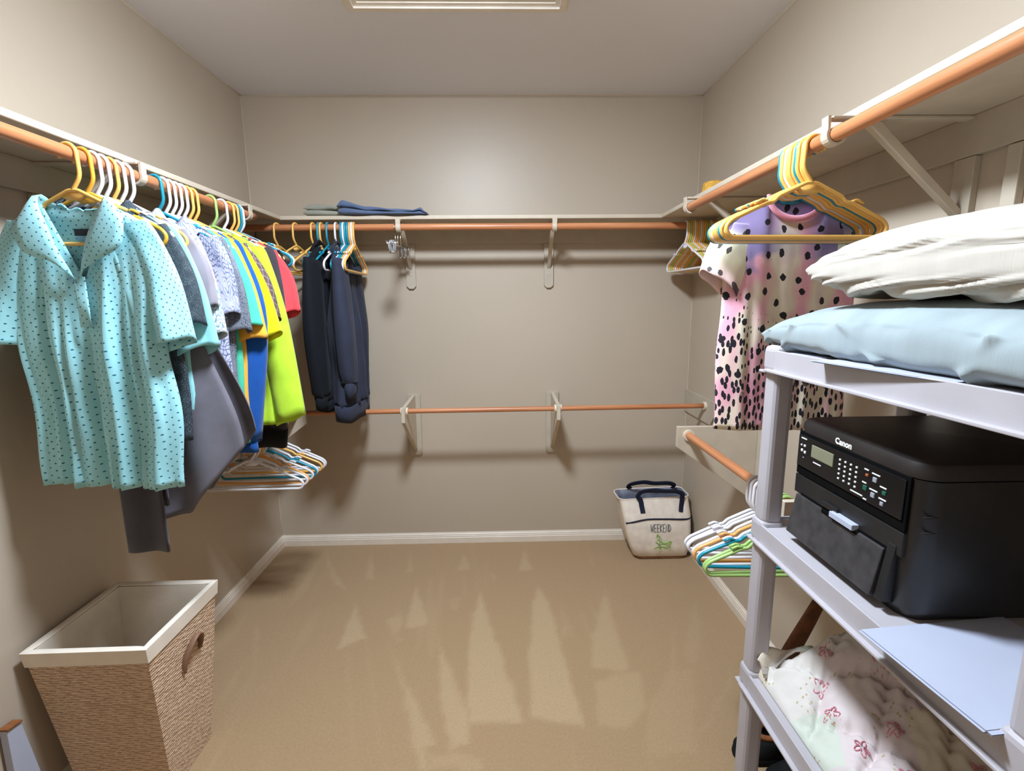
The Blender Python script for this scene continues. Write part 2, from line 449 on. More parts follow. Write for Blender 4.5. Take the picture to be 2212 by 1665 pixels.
def ubracket(side, pos, label, cz=1.475, cw=.05):
    """upper bracket: chamfered wall plate, diagonal brace, hook cradling the rod.
    built in local frame: x along the wall, y = distance out from the wall, then mapped"""
    if side == 'back': org = (pos, YB, 0); MM = Matrix(((1, 0, 0, pos), (0, -1, 0, YB), (0, 0, 1, 0), (0, 0, 0, 1))); rd = YB-ROD_YB; sd = SDB
    if side == 'left': MM = Matrix(((0, 1, 0, XL), (1, 0, 0, pos), (0, 0, 1, 0), (0, 0, 0, 1))); rd = ROD_XL-XL; sd = SDL; org = (XL, pos, 0)
    if side == 'right': MM = Matrix(((0, -1, 0, XR), (-1, 0, 0, pos), (0, 0, 1, 0), (0, 0, 0, 1))); rd = XR-ROD_XR; sd = SDR; org = (XR, pos, 0)
    th = thing('rod_bracket', label, 'bracket', (org[0], org[1], cz), group='rod brackets under the shelves')
    h = cw/2; ch = .014; zt = SZ-ST
    prism('wall_plate', [(-h, cz+ch), (-h+ch, cz), (h-ch, cz), (h, cz+ch), (h, zt-.086), (-h, zt-.086)], 'y', 0, .016, M_CLEAT, th, bev=.0015, M=MM)
    w = .011
    def pl(name, poly, hw=w, mat=M_SHELF):
        return prism(name, poly, 'x', -hw, hw, mat, th, bev=.002, M=MM)
    z0 = cz+.10
    pl('brace', [(.016, z0), (.016, z0+.022), (sd-.055, zt-.012), (sd-.03, zt-.012), (sd-.03, zt-.02)], .009)
    pl('arm', [(.016, zt-.008), (.016, zt-.0005), (rd+.012, zt-.0005), (rd+.012, zt-.008)])
    # hook: strap in front of and under the rod
    R = ROD_R+.0015; pts = []
    pts.append((rd-.0, zt-.001)); pts.append((rd+R*.95, zt-.001))
    for k in range(13):
        a = math.radians(25-k*17); pts.append((rd+R*math.cos(a), ROD_Z+R*math.sin(a)))
    inner = pts[1:]; outer = []
    outer.append((rd+R*.95+.007, zt-.001))
    for k in range(13):
        a = math.radians(25-k*17); outer.append((rd+(R+.006)*math.cos(a), ROD_Z+(R+.006)*math.sin(a)))
    V = []; F = []
    for hw in (-w, w):
        for p in inner: V.append(MM @ Vector((hw, p[0], p[1])))
        for p in outer: V.append(MM @ Vector((hw, p[0], p[1])))
    n = len(inner)
    for k in range(n-1):
        F += [(k, k+1, n+k+1, n+k), (2*n+k, 3*n+k, 3*n+k+1, 2*n+k+1), (k, 2*n+k, 2*n+k+1, k+1), (n+k, n+k+1, 3*n+k+1, 3*n+k)]
    F += [(n-1, 3*n-1, 4*n-1, 2*n-1), (0, n, 3*n, 2*n)]
    mesh('hook', [tuple(p) for p in V], F, M_SHELF, th)
    s = prism('screw', [(.006*math.cos(i*math.pi/4), cz+.075+.006*math.sin(i*math.pi/4)) for i in range(8)], 'y', .016, .0185, M_SHELF, th, M=MM)
    return th
ubracket('back', -.478, 'bracket under the back shelf beside the chrome clip hangers')
ubracket('back', .262, 'bracket under the bare middle of the back shelf')
ubracket('left', 1.455, 'bracket on the left rod between two groups of shirts')
ubracket('left', 2.045, 'bracket at the far end of the left rod')
ubracket('right', 1.125, 'near bracket with long brace on the right rod above the pillows')
ubracket('right', 1.945, 'bracket at the far end of the right rod by the corner')
# extra upright strip on the right wall below the shelf
tag(box('wall_strip', (XR-.018, XR), (1.0, 1.030), (.90, SZ-ST-.087), M_CLEAT, bev=.002), 'narrow painted upright strip on the right wall behind the pillows', 'strip')

def gusset(side, pos, label, rz, rd, rr, dirs=(1, -1), top=.035, hw=.009):
    if side == 'back': MM = Matrix(((1, 0, 0, pos), (0, -1, 0, YB), (0, 0, 1, 0), (0, 0, 0, 1))); org = (pos, YB, .55)
    if side == 'left': MM = Matrix(((0, 1, 0, XL), (1, 0, 0, pos), (0, 0, 1, 0), (0, 0, 0, 1))); org = (XL, pos, .55)
    if side == 'right': MM = Matrix(((0, -1, 0, XR), (-1, 0, 0, pos), (0, 0, 1, 0), (0, 0, 0, 1))); org = (XR, pos, .55)
    th = thing('gusset_bracket', label, 'bracket', org, group='lower gusset brackets')
    z1 = rz+top; h = .035; zb = rz-.315; ch = .012
    prism('wall_plate', [(-h, zb+ch), (-h+ch, zb), (h-ch, zb), (h, zb+ch), (h, z1+.002), (-h, z1+.002)], 'y', 0, .016, M_CLEAT, th, bev=.0015, M=MM)
    prism('gusset', [(.016, zb+.03), (.016, z1), (rd+.045, z1-(.012 if side == 'back' else 0)), (rd+.045, rz-.05)], 'x', -hw, hw, M_SHELF, th, bev=.0015, M=MM)
    for d in dirs:
        V, F = tube([(d*hw, rd, rz), (d*(hw+.009), rd, rz)], rr+.0075, 20)
        V = [tuple(MM @ Vector(p)) for p in V]
        mesh('rod_socket', V, F, M_SOCKET, th)
    return th
gusset('back', -.492, 'left gusset bracket holding the lower back rod', LZ-.002, YB-ROD_YB, .0125)
gusset('back', .285, 'right gusset bracket holding the lower back rod', LZ+.003, YB-ROD_YB, .0125)
gusset('right', 1.89, 'far gusset bracket on the right wall beside the canvas bag', LZ, XR-.755, .015, (1,))
gusset('right', 1.145, 'near gusset bracket on the right wall behind the printer', LZ, XR-.755, .015, (-1,))
gusset('left', 2.37, 'gusset bracket on the left wall in the far corner', LZ, -1.02-XL, .015, (1,))
# end plate of the lower back rod on the right wall
ep = thing('rod_end_plate', 'painted end plate and socket on the right wall for the lower back rod', 'bracket', (XR, ROD_YB, .86))
prism('plate', [(YB-.002, .78), (YB-.002, .905), (ROD_YB-.10, .905), (ROD_YB-.10, .83), (ROD_YB-.06, .78)], 'x', XR-.012, XR, M_CLEAT, ep, bev=.0015)
V, F = tube([(XR-.012, ROD_YB, LZ+.006), (XR-.024, ROD_YB, LZ+.006)], .0205, 20); mesh('rod_socket', V, F, M_SOCKET, ep)

# ------------------------------------------------------------------ hangers
HR = .0050
def hanger_meshes():
    r = .0225; cz = ROD_R+HR-r
    pts = [(r*math.cos(math.radians(a)), 0, cz+r*math.sin(math.radians(a))) for a in range(205, -1, -15)]
    tail = roundpath([pts[-1], (.0235, 0, -.052), (.002, 0, -.080), (0, 0, -.086)], .014, 5)
    hook = np.vstack([np.array(pts[:-1]), tail])
    hV, hF = tube(hook, HR, 8)
    # shoulder frame, closed loop
    def side(s):
        return [(s*.012, 0, -.084), (s*.078, 0, -.114), (s*.090, 0, -.127), (s*.104, 0, -.128), (s*.19, 0, -.168), (s*.2035, 0, -.185), (s*.192, 0, -.207)]
    loop = side(1)+side(-1)[::-1]
    rad = [.006, .006, .006, .006, .012, .014, .014]; rad = rad+rad[::-1]
    P = roundpath(loop, rad, 4, closed=True)
    fV, fF = tube(P, HR, 8, closed=True)
    # web under the neck
    w = prism('w', [(-.034, -.098), (0, -.083), (.034, -.098), (.016, -.107), (-.016, -.107)], 'y', -.002, .002, None, None)
    wV = np.array([tuple(v.co) for v in w.data.vertices]); wF = [tuple(p.vertices) for p in w.data.polygons]
    bpy.data.objects.remove(w)
    fV, fF = join((fV, fF), (wV, wF))
    # strap notches: small hooks on the shoulders
    parts = []
    for s in (1, -1):
        parts.append(tube(roundpath([(s*.104, 0, -.127), (s*.116, 0, -.121), (s*.134, 0, -.129)], .006, 3), HR*.8, 6))
    fV, fF = join((fV, fF), *parts)
    out = []
    for nm, V, F in (('hook', hV, hF), ('frame', fV, fF)):
        o = mesh(nm, V, F, M_H['white'], smooth=True); out.append(o.data); bpy.data.objects.remove(o)
    return out
HM = hanger_meshes()
def hanger(color, loc, rotz, label, group, flip=False, tilt=0.0, sx=1.0):
    h = thing('clothes_hanger', label, 'hanger', loc, rotz+(math.pi if flip else 0), group)
    h.rotation_euler[1] = tilt; h.scale[0] = sx
    for nm, me in zip(('hook', 'frame'), HM):
        o = bpy.data.objects.new(nm, me); COL.objects.link(o); o.parent = h
        o.material_slots[0].link = 'OBJECT'; o.material_slots[0].material = M_H[color]
    return h
def X_at(px, y=ROD_YB, z=ROD_Z):
    """world x of a picture column on the back rod"""
    lo, hi = -1.4, 1.2
    for _ in range(50):
        m = (lo+hi)/2; v = np.array([m, y, z-CAMH]); p = 1106+FOC*(v@CR)/(v@CF)
        lo, hi = (m, hi) if p < px else (lo, m)
    return m
ORD = ['first', 'second', 'third', 'fourth', 'fifth', 'sixth', 'seventh', 'eighth', 'ninth', 'tenth', 'eleventh', 'twelfth', 'thirteenth', 'fourteenth', 'fifteenth', 'sixteenth']
rnd = random.Random(4)

# ------------------------------------------------------------------ garments
def garment(name, label, cat, loc, rotz, mat, P, group=None, mats=None):
    """short or long sleeved top hanging from a rod; local frame: x across, -y front, z up, origin on the rod"""
    mats = mats or {}
    g = thing(name, label, cat, loc, rotz, group)
    z0 = P.get('z0', -.110); ws = P.get('ws', .172); un = P.get('un', .075); nf = P.get('nf', .07); nb = P.get('nb', .015)
    hem = P.get('hem', -.78); wa = P.get('wa', .172); wh = P.get('wh', .166); T = P.get('T', .012); A = P.get('A', .006)
    k = P.get('k', 2.6); seed = P.get('seed', 1); vneck = P.get('v', False); drop = P.get('drop', .060)
    skew = P.get('skew', 0.0); hr = P.get('hr', 0.0); lean = P.get('lean', 0.0)
    R = random.Random(seed); ph = [R.random() for _ in range(6)]
    N = 47; NVr = 34
    us = np.linspace(-1, 1, N)
    # pull two columns onto the neck edge
    for s in (-1, 1):
        i = np.argmin(abs(us-s*un/ws)); us[i] = s*un/ws
    vs = np.linspace(0, 1, NVr)**1.0
    def top(u, front):
        x = abs(u)*ws
        if x <= un+1e-6:
            q = x/un
            if front:
                d = nf*(1-q) if vneck else nf*math.sqrt(max(0, 1-q*q))
            else: d = nb*(1-q*q)
            return z0-d
        return z0-drop*((x-un)/(ws-un))**1.25
    def sheet(front):
        V = []; UV = []
        sg = -1 if front else 1
        for v in vs:
            for u in us:
                zt = top(u, front); zb = hem+skew*u+hr*(1-u*u)*(-1 if front else 1)*.3
                z = zt+(zb-zt)*v
                w = ws+(wa-ws)*sstep(z0-drop, z0-.25, z) if z > z0-.25 else wa+(wh-wa)*((z0-.25)-z)/((z0-.25)-hem)
                x = u*w
                prof = math.sqrt(max(0, 1-u**4))*(.35+.65*float(sstep(0, .12, v)))
                gq = float(sstep(.02, .55, v))
                kk = k*(1+.15*v)
                f = math.sin(2*math.pi*(kk*u*.5+ph[0]+.12*v))+.55*math.sin(2*math.pi*(kk*1.13*u+ph[1]-.1*v))+.35*math.sin(2*math.pi*(kk*2.1*u+ph[2]+.3*v))
                if not front: f = math.sin(2*math.pi*(kk*u*.55+ph[3]+.12*v))+.5*math.sin(2*math.pi*(kk*1.2*u+ph[4]))
                nz = (float(vnoise(u*5+seed, v*7, seed))-.5)*2
                y = sg*T*prof*(.6+.7*gq)+(A*gq*f+.35*A*nz*gq)*prof*.9
                y += lean*v
                xs = x+A*.6*gq*math.sin(2*math.pi*(ph[5]+1.7*v))*abs(u)
                V.append((xs, y, z)); UV.append((x+(0 if front else 1.3)+seed*.37, z+.02*f*gq*0))
        return V, UV, [tuple(f[::-1] if front else f) for f in grid_faces(N, NVr)]
    Vf, Uf, Ff = sheet(True); Vb, Ub, Fb = sheet(False)
    V = Vf+Vb; UV = Uf+Ub; F = [f[::-1] for f in Ff]+[tuple(i+len(Vf) for i in f) for f in Fb]
    body = mesh('body', V, F, mat, g, smooth=True, uv=UV, world=False, solid=.002)
    # sleeves
    sl = P.get('sleeve')
    if sl:
        for s in (1, -1):
            ax = P.get('sleeve_l', sl) if s < 0 else sl
            C = catmull([(p[0], p[1], p[2] if len(p) > 4 else 0) for p in ax], 7)
            Aw = catmull([(p[-2], p[-1], 0) for p in ax], 7)
            V = []; UV = []; ns = 26; n = len(C); L = 0; flare = P.get('flare', 1.0); tl = R.uniform(.4, 1.3); tw_ = R.uniform(-.004, .016)
            for j in range(n):
                T2 = C[min(j+1, n-1)]-C[max(j-1, 0)]; T2 = T2[:2]/np.linalg.norm(T2[:2]); nn = np.array([-T2[1], T2[0]])
                if j: L += np.linalg.norm(C[j]-C[j-1])
                q = j/(n-1)
                for i in range(ns):
                    th = 2*math.pi*i/ns
                    a, b = Aw[j][0], Aw[j][1]
                    ca, sa = math.cos(th), math.sin(th)
                    fo = A*.8*q*math.sin(3*th+ph[1]*6+2*q)+A*.5*q*math.sin(5*th+ph[2]*6)+A*.5*(float(vnoise(th*1.6+seed, q*5, seed+7))-.5)*2*min(1, q*2)
                    off = nn*a*ca
                    bx = C[j][0]+off[0]; bz = C[j][1]+off[1]+flare*(.016*ca*tl*q*q-.010*sa*q*q+.003*math.sin(4*th+seed)*q*q)
                    fo += flare*.010*q*q*(1+.5*math.sin(2*th+seed))
                    V.append((s*bx, C[j][2]+(b+fo)*np.sign(sa)*abs(sa)**.8+lean*q*.3+flare*tw_*ca*q*q, bz)); UV.append((a*ca+.04*sa+2.5+s*.5+seed*.2, -L))
            F = grid_faces(ns, n, True)
            mesh('sleeve', V, F, mats.get('sleeve', mat), g, smooth=True, uv=UV, world=False, solid=.002)
            if P.get('cuff'):
                c0, c1 = C[-1], C[-1]+(C[-1]-C[-2])/np.linalg.norm(C[-1]-C[-2])*P['cuff']
                V = []; UV = []
                T2 = (c1-c0)[:2]/np.linalg.norm((c1-c0)[:2]); nn = np.array([-T2[1], T2[0]])
                for j, (c, f) in enumerate(((c0, 1.0), ((c0+c1)/2, .90), (c1, .88))):
                    for i in range(ns):
                        th = 2*math.pi*i/ns; off = nn*Aw[-1][0]*f*math.cos(th)
                        V.append((s*(c[0]+off[0]), c[2]+Aw[-1][1]*f*math.sin(th)+lean*.3, c[1]+off[1])); UV.append((th*.05, -j*.03))
                mesh('cuff', V, grid_faces(ns, 3, True), mats.get('cuff', mat), g, smooth=True, uv=UV, world=False, solid=.003)
    if P.get('hemband'):
        hb = P['hemband']; V = []; UV = []; ns = 56
        for j, (dz, f) in enumerate(((0.004, 1.01), (-hb*.5, .98), (-hb, .95))):
            for i in range(ns):
                th = 2*math.pi*i/ns
                V.append((wh*f*math.cos(th), (T*1.3+A)*np.sign(math.sin(th))*abs(math.sin(th))**.6+lean, hem+dz+.004*math.sin(5*th))); UV.append((th*.1, dz))
        mesh('hem_band', V, grid_faces(ns, 3, True), mats.get('cuff', mat), g, smooth=True, uv=UV, world=False, solid=.004)
    # neck finish
    nk = P.get('neck', 'band')
    def neckpath(front_off=.002):
        pts = []
        for q in np.linspace(-1, 1, 21):
            u = q*un/ws; pts.append((q*un, -T*.42-front_off, top(u, True)))
        for q in np.linspace(1, -1, 21)[1:-1]:
            u = q*un/ws; pts.append((q*un, T*.42+front_off, top(u, False)))
        return np.array(pts)
    if nk == 'band':
        V, F = tube(neckpath(), 1.0, 8, closed=True, flat=((0, 1, 0), .0085, .0035))
        mesh('neckband', V, F, mats.get('neck', mat), g, smooth=True, uv=[(v[0], v[2]) for v in V], world=False)
    elif nk in ('collar', 'camp'):
        zv = z0-nf; big = P.get('leaf', .11)
        half_in = [(0.004, -.026, zv), (.040, -.032, zv+.55*nf), (un+.004, -.014, z0+.012), (un*.8, .016, z0+.006), (.035, .022, z0-.004), (0, .024, z0-.006)]
        half_out = [(.030, -.034, zv+.035), (big, -.040, z0-big*.86), (un+.052, -.026, z0-.035), (un+.012, .030, z0-.046), (.04, .036, z0-.056), (0, .038, z0-.058)]
        I = catmull(half_in, 6); O = catmull(half_out, 6)
        V = []; UV = []
        n = len(I)
        rows = []
        for s in (1, -1):
            for j in range(5):
                q = j/4
                for i in range(n):
                    p = I[i]*(1-q)+O[i]*q; p = p+np.array([0, -.004*math.sin(math.pi*q), .010*math.sin(math.pi*min(1, q*1.6))*(1 if i > 3 else .4)])
                    if s < 0: p = p*np.array([.92, 1, 1])+np.array([0, -.003*(1-i/n), .004*math.sin(i)])
                    V.append((s*p[0], p[1], p[2])); UV.append((s*p[0]+.2+i*.003, p[2]+.5))
        F = grid_faces(n, 5); m = 5*n
        F = F+[tuple(m+k for k in f[::-1]) for f in F]
        mesh('collar', V, F, mats.get('collar', mat), g, smooth=True, uv=UV, world=False, solid=.003)
    elif nk == 'hood':
        V = []; UV = []; nn_, mm = 22, 9
        for j in range(mm):
            q = j/(mm-1)
            for i in range(nn_):
                th = -math.pi*.1+(math.pi*1.2)*i/(nn_-1)
                rr = .085+.025*math.sin(math.pi*q)
                V.append((rr*math.cos(th), .012+.05*math.sin(math.pi*q)*math.sin(max(0, min(math.pi, th))), z0+.02-.11*q*(1-.25*math.cos(th)**2)+.012*math.sin(4*th+q*3)))
                UV.append((th*.1, q*.1))
        mesh('hood', V, grid_faces(nn_, mm), mat, g, smooth=True, uv=UV, world=False, solid=.006)
    if P.get('label_tag'):
        zv = z0-nf
        V, F = tube([(.004, -T*1.02-.004, zv+.01), (.006, -T*1.15-.004, zv-.06), (.006, -T*1.25-.003, zv-.11)], 1, 8, flat=((0, 1, 0), .014, .0022))
        mesh('placket', V, F, mat, g, smooth=True, uv=[(v[0], v[2]) for v in V], world=False)
        V, F = tube([(-.012, -T*1.02-.010, zv+.004), (-.012, -T*1.02-.007, zv+.004)], .0055, 12); mesh('button', V, F, M_TAG2, g, world=False)
        V, F = boxvf(-.012, .040, T*.5-.012, T*.5-.0105, z0-.072, z0-.056)
        mesh('brand_label', V, F, M_TAG, g, world=False)
        V, F = boxvf(-.008, .030, T*.5-.012, T*.5-.011, z0-.082, z0-.073)
        mesh('size_label', V, F, M_TAG2, g, world=False)
    return g
M_PRINTW = m_plain('white_tab_cloth', (220, 224, 232), .7, var=0); M_TAG = m_plain('black_label', (28, 30, 42), .6, var=.3, vscale=300); M_TAG2 = m_plain('blue_label', (120, 178, 220), .6, var=.05)

def m_dots(name, base, dot, sp=.0140, r=.13, base2=None):
    t = NT(name); v = t.coord('UV', (1/sp, 1/sp, 1), (0, 0, math.radians(42)))
    d = t.vor(v, 1.0, .12)
    msk = t.math('LESS_THAN', d, r)
    b = t.ramp(t.noise(t.coord('UV'), 9, 3), [(.3, base), (.7, base2 or base)])
    t.color(t.mix(msk, b, dot)); t.bump(t.noise(t.coord('UV'), 1200, 2), .25, .0006)
    t.rough(.62, .3); t.b.inputs['Sheen Weight'].default_value = .3; return t.m
def m_speck(name, dark, light, scale=420, thr=.17):
    t = NT(name); v = t.coord('UV')
    d = t.vor(v, scale, 1.0); n = t.noise(v, 60, 3)
    m = t.math('LESS_THAN', d, t.math('MULTIPLY', n, thr*2))
    t.color(t.mix(m, dark, light)); t.rough(.7, .3); return t.m
def m_leaf(name, ground, ink, ink2=None, acc=None, scale=9, thin=.14):
    """leaf-like line print: several distorted wave fans masked by cells"""
    t = NT(name); v = t.coord('UV'); col = None
    base = t.ramp(t.noise(v, 12, 3), [(.35, ground), (.7, tuple(min(255, x*1.06) for x in ground))])
    if acc:
        am = t.ramp(t.noise(t.coord('UV', (1, 1, 1), (0, 0, 0), (3, 1, 0)), scale*.9, 2), [(.54, (0, 0, 0, 1)), (.62, (1, 1, 1, 1))])
        base = t.mix(am, base, acc)
    for i, (rot, lx_) in enumerate(((.5, 0), (-.8, 2.3), (1.7, 5.1))):
        vv = t.coord('UV', (1, .45, 1), (0, 0, rot), (lx_, lx_*.7, 0))
        w = t.n('ShaderNodeTexWave', wave_type='BANDS', inp={'Scale': scale*3.2, 'Distortion': 5.0, 'Detail': 1.5, 'Detail Scale': scale*.35})
        t.l(vv, w.inputs['Vector'])
        line = t.ramp(w.outputs['Fac'], [(.5-thin*2.2, (0, 0, 0, 1)), (.5, (1, 1, 1, 1)), (.5+thin*2.2, (0, 0, 0, 1))])
        msk = t.ramp(t.noise(t.coord('UV', (1, .7, 1), (0, 0, rot), (lx_*2, 1, 0)), scale*1.6, 2), [(.47, (0, 0, 0, 1)), (.50, (1, 1, 1, 1))])
        f = t.math('MULTIPLY', line, msk)
        base = t.mix(f, base, ink if i != 1 or ink2 is None else ink2)
    t.color(base); t.bump(t.noise(v, 900, 2), .2, .0006); t.rough(.75, .25); return t.m
M_POLO = m_dots('aqua_dotted_jersey', (150, 218, 236), (22, 100, 130), base2=(162, 228, 246))
M_SPECK = m_speck('black_speckled_jersey', (34, 44, 56), (150, 172, 184))
M_LAQUA = m_cloth('light_aqua_jersey', (140, 208, 222))
M_LGRAY = m_cloth('lavender_grey_jersey', (140, 138, 154))
M_TROP = m_leaf('tropical_print', (216, 226, 240), (52, 110, 138), (70, 152, 170), (240, 190, 184), 7)
M_LAV = m_leaf('lavender_floral', (178, 186, 216), (66, 80, 128), (82, 96, 146), None, 7)
M_DKFL = m_leaf('slate_floral', (118, 126, 142), (58, 66, 84), (66, 74, 92), None, 10)
M_GREEN = m_cloth('sea_green_jersey', (78, 202, 172)); M_ORANGE = m_cloth('orange_jersey', (250, 180, 64))
M_BLUE = m_cloth('royal_blue_jersey', (24, 86, 178)); M_YEL = m_cloth('neon_yellow_jersey', (236, 244, 22))
M_LIME = m_cloth('lime_jersey', (186, 232, 62)); M_RED = m_cloth('coral_red_jersey', (234, 78, 88))
M_CHAR = m_cloth('charcoal_fleece', (66, 60, 70)); M_BLK = m_cloth('black_knit', (20, 20, 24))
M_GREYT = m_cloth('grey_twill', (106, 106, 120), rough=.6); M_DGREY = m_cloth('dark_grey_twill', (66, 66, 78), rough=.6)
M_NAVY = m_cloth('navy_sweatshirt', (46, 51, 70), sheen=.05); M_FLEECE = m_cloth('black_navy_fleece', (17, 21, 29), sheen=.03)
t = NT('brown_geometric'); v = t.coord('UV', (1, 1, 1), (0, 0, .5))
e = t.vor(v, 48, .35, 'DISTANCE_TO_EDGE')
t.color(t.mix(t.math('LESS_THAN', e, .06), (92, 76, 82), (150, 136, 146))); t.rough(.8, .2); M_GEO = t.m
M_BROWN = m_cloth('brown_sleeve', (96, 80, 86))

SS = [(.150, -.165, .075, .017), (.185, -.27, .070, .020), (.212, -.40, .064, .024)]     # short sleeve
def ss(tipx=.212, tipz=-.40, w=.064, b=.017): return [(.118, -.158, .046, .009), (.127, -.205, .060, .012), ((.128+tipx)/2+.004, (-.175+tipz)/2, .064, .016), (tipx, tipz, w, b)]
def ls(tipx, tipz, w=.045, b=.02, mx=.17, mz=-.42): return [(.118, -.158, .046, .009), (.127, -.205, .060, .013), (mx, mz, .062, .02), (tipx, tipz, w, b)]

LG = [  # y, hanger colour, kind of garment
 (1.236, 'gold', ('polo_shirt', 'aqua polo shirt with dark dots, nearest in the left row', 'shirt', M_POLO,
   dict(z0=-.116, drop=.054, v=True, nf=.18, neck='collar', hem=-.815, wa=.180, wh=.180, T=.022, A=.015, k=3.4, seed=3, sleeve=ss(.184, -.455, .052, .028), label_tag=True, leaf=.118, skew=-.012))),
 (1.275, 'dark gold', ('trousers', None, None, None, None)),
 (1.303, 'white', ('polo_shirt', 'black speckled polo shirt behind the dotted aqua polo', 'shirt', M_SPECK,
   dict(neck='collar', v=True, nf=.10, hem=-.72, seed=5, sleeve=ss(.176, -.42, .056), leaf=.09))),
 (1.330, 'white', ('t_shirt', 'plain light aqua t-shirt between speckled and grey shirts', 'shirt', M_LAQUA, dict(hem=-.70, seed=6, sleeve=ss(.182, -.485, .058)))),
 (1.356, 'gold', ('trousers', None, None, None, None)),
 (1.382, 'white', ('t_shirt', 'lavender-grey t-shirt before the tropical print shirt', 'shirt', M_LGRAY, dict(hem=-.70, seed=8, sleeve=ss(.168, -.385, .056)))),
 (1.410, 'white', ('camp_shirt', 'white camp shirt with teal and pink tropical leaf print', 'shirt', M_TROP, dict(neck='camp', v=True, nf=.10, hem=-.74, seed=9, sleeve=ss(.166, -.46, .062), leaf=.09))),
 (1.525, 'teal', ('camp_shirt', 'lavender camp shirt with blue floral line print', 'shirt', M_LAV, dict(neck='camp', v=True, nf=.10, hem=-.73, seed=10, T=.016, sleeve=ss(.148, -.40, .062, .024), leaf=.09))),
 (1.556, 'white', ('camp_shirt', 'slate-grey floral camp shirt behind the lavender one', 'shirt', M_DKFL, dict(hem=-.76, seed=11, sleeve=ss(.162, -.45, .060)))),
 (1.584, 'white', ('t_shirt', 'sea-green t-shirt beside the orange one', 'shirt', M_GREEN, dict(hem=-.81, wh=.168, seed=12, sleeve=ss(.180, -.44, .060, .022)))),
 (1.612, 'white', ('t_shirt', 'orange t-shirt beside the sea-green one', 'shirt', M_ORANGE, dict(hem=-.72, seed=13, sleeve=ss(.184, -.48, .060)))),
 (1.640, 'white', ('t_shirt', 'royal blue long-sleeved shirt between orange and yellow shirts', 'shirt', M_BLUE, dict(hem=-.86, seed=14, sleeve=ls(.13, -.83, .04)))),
 (1.668, 'gold', ('t_shirt', 'neon yellow t-shirt beside the blue shirt', 'shirt', M_YEL, dict(hem=-.72, seed=15, sleeve=ss(.206, -.48, .060)))),
 (1.696, 'gold', ('t_shirt', 'brown t-shirt with pale geometric lines before the lime top', 'shirt', M_GEO, dict(hem=-.72, seed=16, sleeve=ss(.205, -.425, .050), mats='geo'))),
 (1.800, 'green', ('long_sleeved_shirt', 'lime green long-sleeved top with its sleeve hanging low', 'shirt', M_LIME, dict(hem=-.80, seed=17, T=.016, sleeve=ls(.214, -.785, .056, .020, .172, -.42)))),
 (1.868, 'white', ('sweatshirt', 'charcoal sweatshirt with black hem behind the lime top', 'shirt', M_CHAR, dict(hem=-.84, ws=.155, seed=18, hemband=.07, sleeve=ls(.105, -.78, .036, .016, .135), mats='blk'))),
 (1.915, 'gold', ('t_shirt', 'coral red t-shirt beyond the lime top', 'shirt', M_RED, dict(hem=-.70, seed=19, sleeve=ss(.186, -.40, .050)))),
 (1.945, 'gold', ('t_shirt', 'dark charcoal t-shirt at the far end of the left row', 'shirt', M_BLK, dict(hem=-.70, seed=20, sleeve=ss(.13, -.38, .05)))),
]
seenc = {}
for y, hc, (nm, lab, cat, mt, P) in LG:
    if nm == 'trousers':
        what = 'the grey trousers nearest the polo' if y < 1.3 else 'the long grey coat'
    else: what = 'the '+lab.split(',')[0].replace('plain ', '').split(' behind')[0].split(' between')[0].split(' before')[0].split(' beside')[0].split(' with')[0].split(' beyond')[0].split(' at the')[0]
    hanger(hc, (ROD_XL, y, ROD_Z), 0, hc+' plastic hanger inside '+what+' on the left rod', 'hangers on the upper left rod', sx=.89)
    if mt is None: continue
    mm = {}
    P = dict(P); mk = P.pop('mats', None)
    if mk == 'geo': mm = {'sleeve': M_GEO, 'neck': M_BROWN}
    if mk == 'blk': mm = {'cuff': M_BLK, 'neck': M_BLK}
    garment(nm, lab, cat, (ROD_XL, y, ROD_Z), 0, mt, P, 'tops hanging on the left rod', mm)
for i, y in enumerate((1.962, 1.978)):
    hanger(('teal', 'white')[i], (ROD_XL, y, ROD_Z), 0, ('teal', 'white')[i]+' plastic hanger left empty at the far end of the left rod', 'hangers on the upper left rod')

# grey trousers folded over a hanger bar: two draped panels
def trousers(label, y, x0, x1, zb_front, zb_back, mat, seed):
    g = thing('trousers', label, 'trousers', (ROD_XL, y, ROD_Z))
    nu, nv = 18, 40; V = []; UV = []
    L1, L2 = -.2-zb_front, -.2-zb_back
    for j in range(nv):
        s = j/(nv-1)*(L1+L2)
        for i in range(nu):
            q = i/(nu-1); x = x0+(x1-x0)*q
            if s < L1: yy, z = -.011, zb_front+s; d = L1-s
            else: yy, z = .011, -.2-(s-L1); d = s-L1
            if abs(s-L1) < .03:
                a = (s-L1)/.03*math.pi/2; yy = .011*math.sin(a); z = -.2+.008*math.cos(a)-.0
            tp = 1-.12*min(1, d/.6)
            x = (x0+x1)/2+(x-(x0+x1)/2)*tp+.01*d
            yy += .006*math.sin(q*7+seed+d*3)*min(1, d*4)
            V.append((x, yy, z)); UV.append((x, s))
    mesh('legs', V, grid_faces(nu, nv), mat, g, smooth=True, uv=UV, world=False, solid=.007)
    V, F = tube([(x0, -.013, -.212), (x1, -.013, -.212)], 1, 8, flat=((0, 1, 0), .004, .003)); mesh('crease_seam', V, F, mat, g, world=False, uv=[(p[0], p[2]) for p in V])
    return g
trousers('dark grey trousers hanging lowest below the dotted polo', 1.275, -.035, .09, -1.025, -.90, M_DGREY, 1)
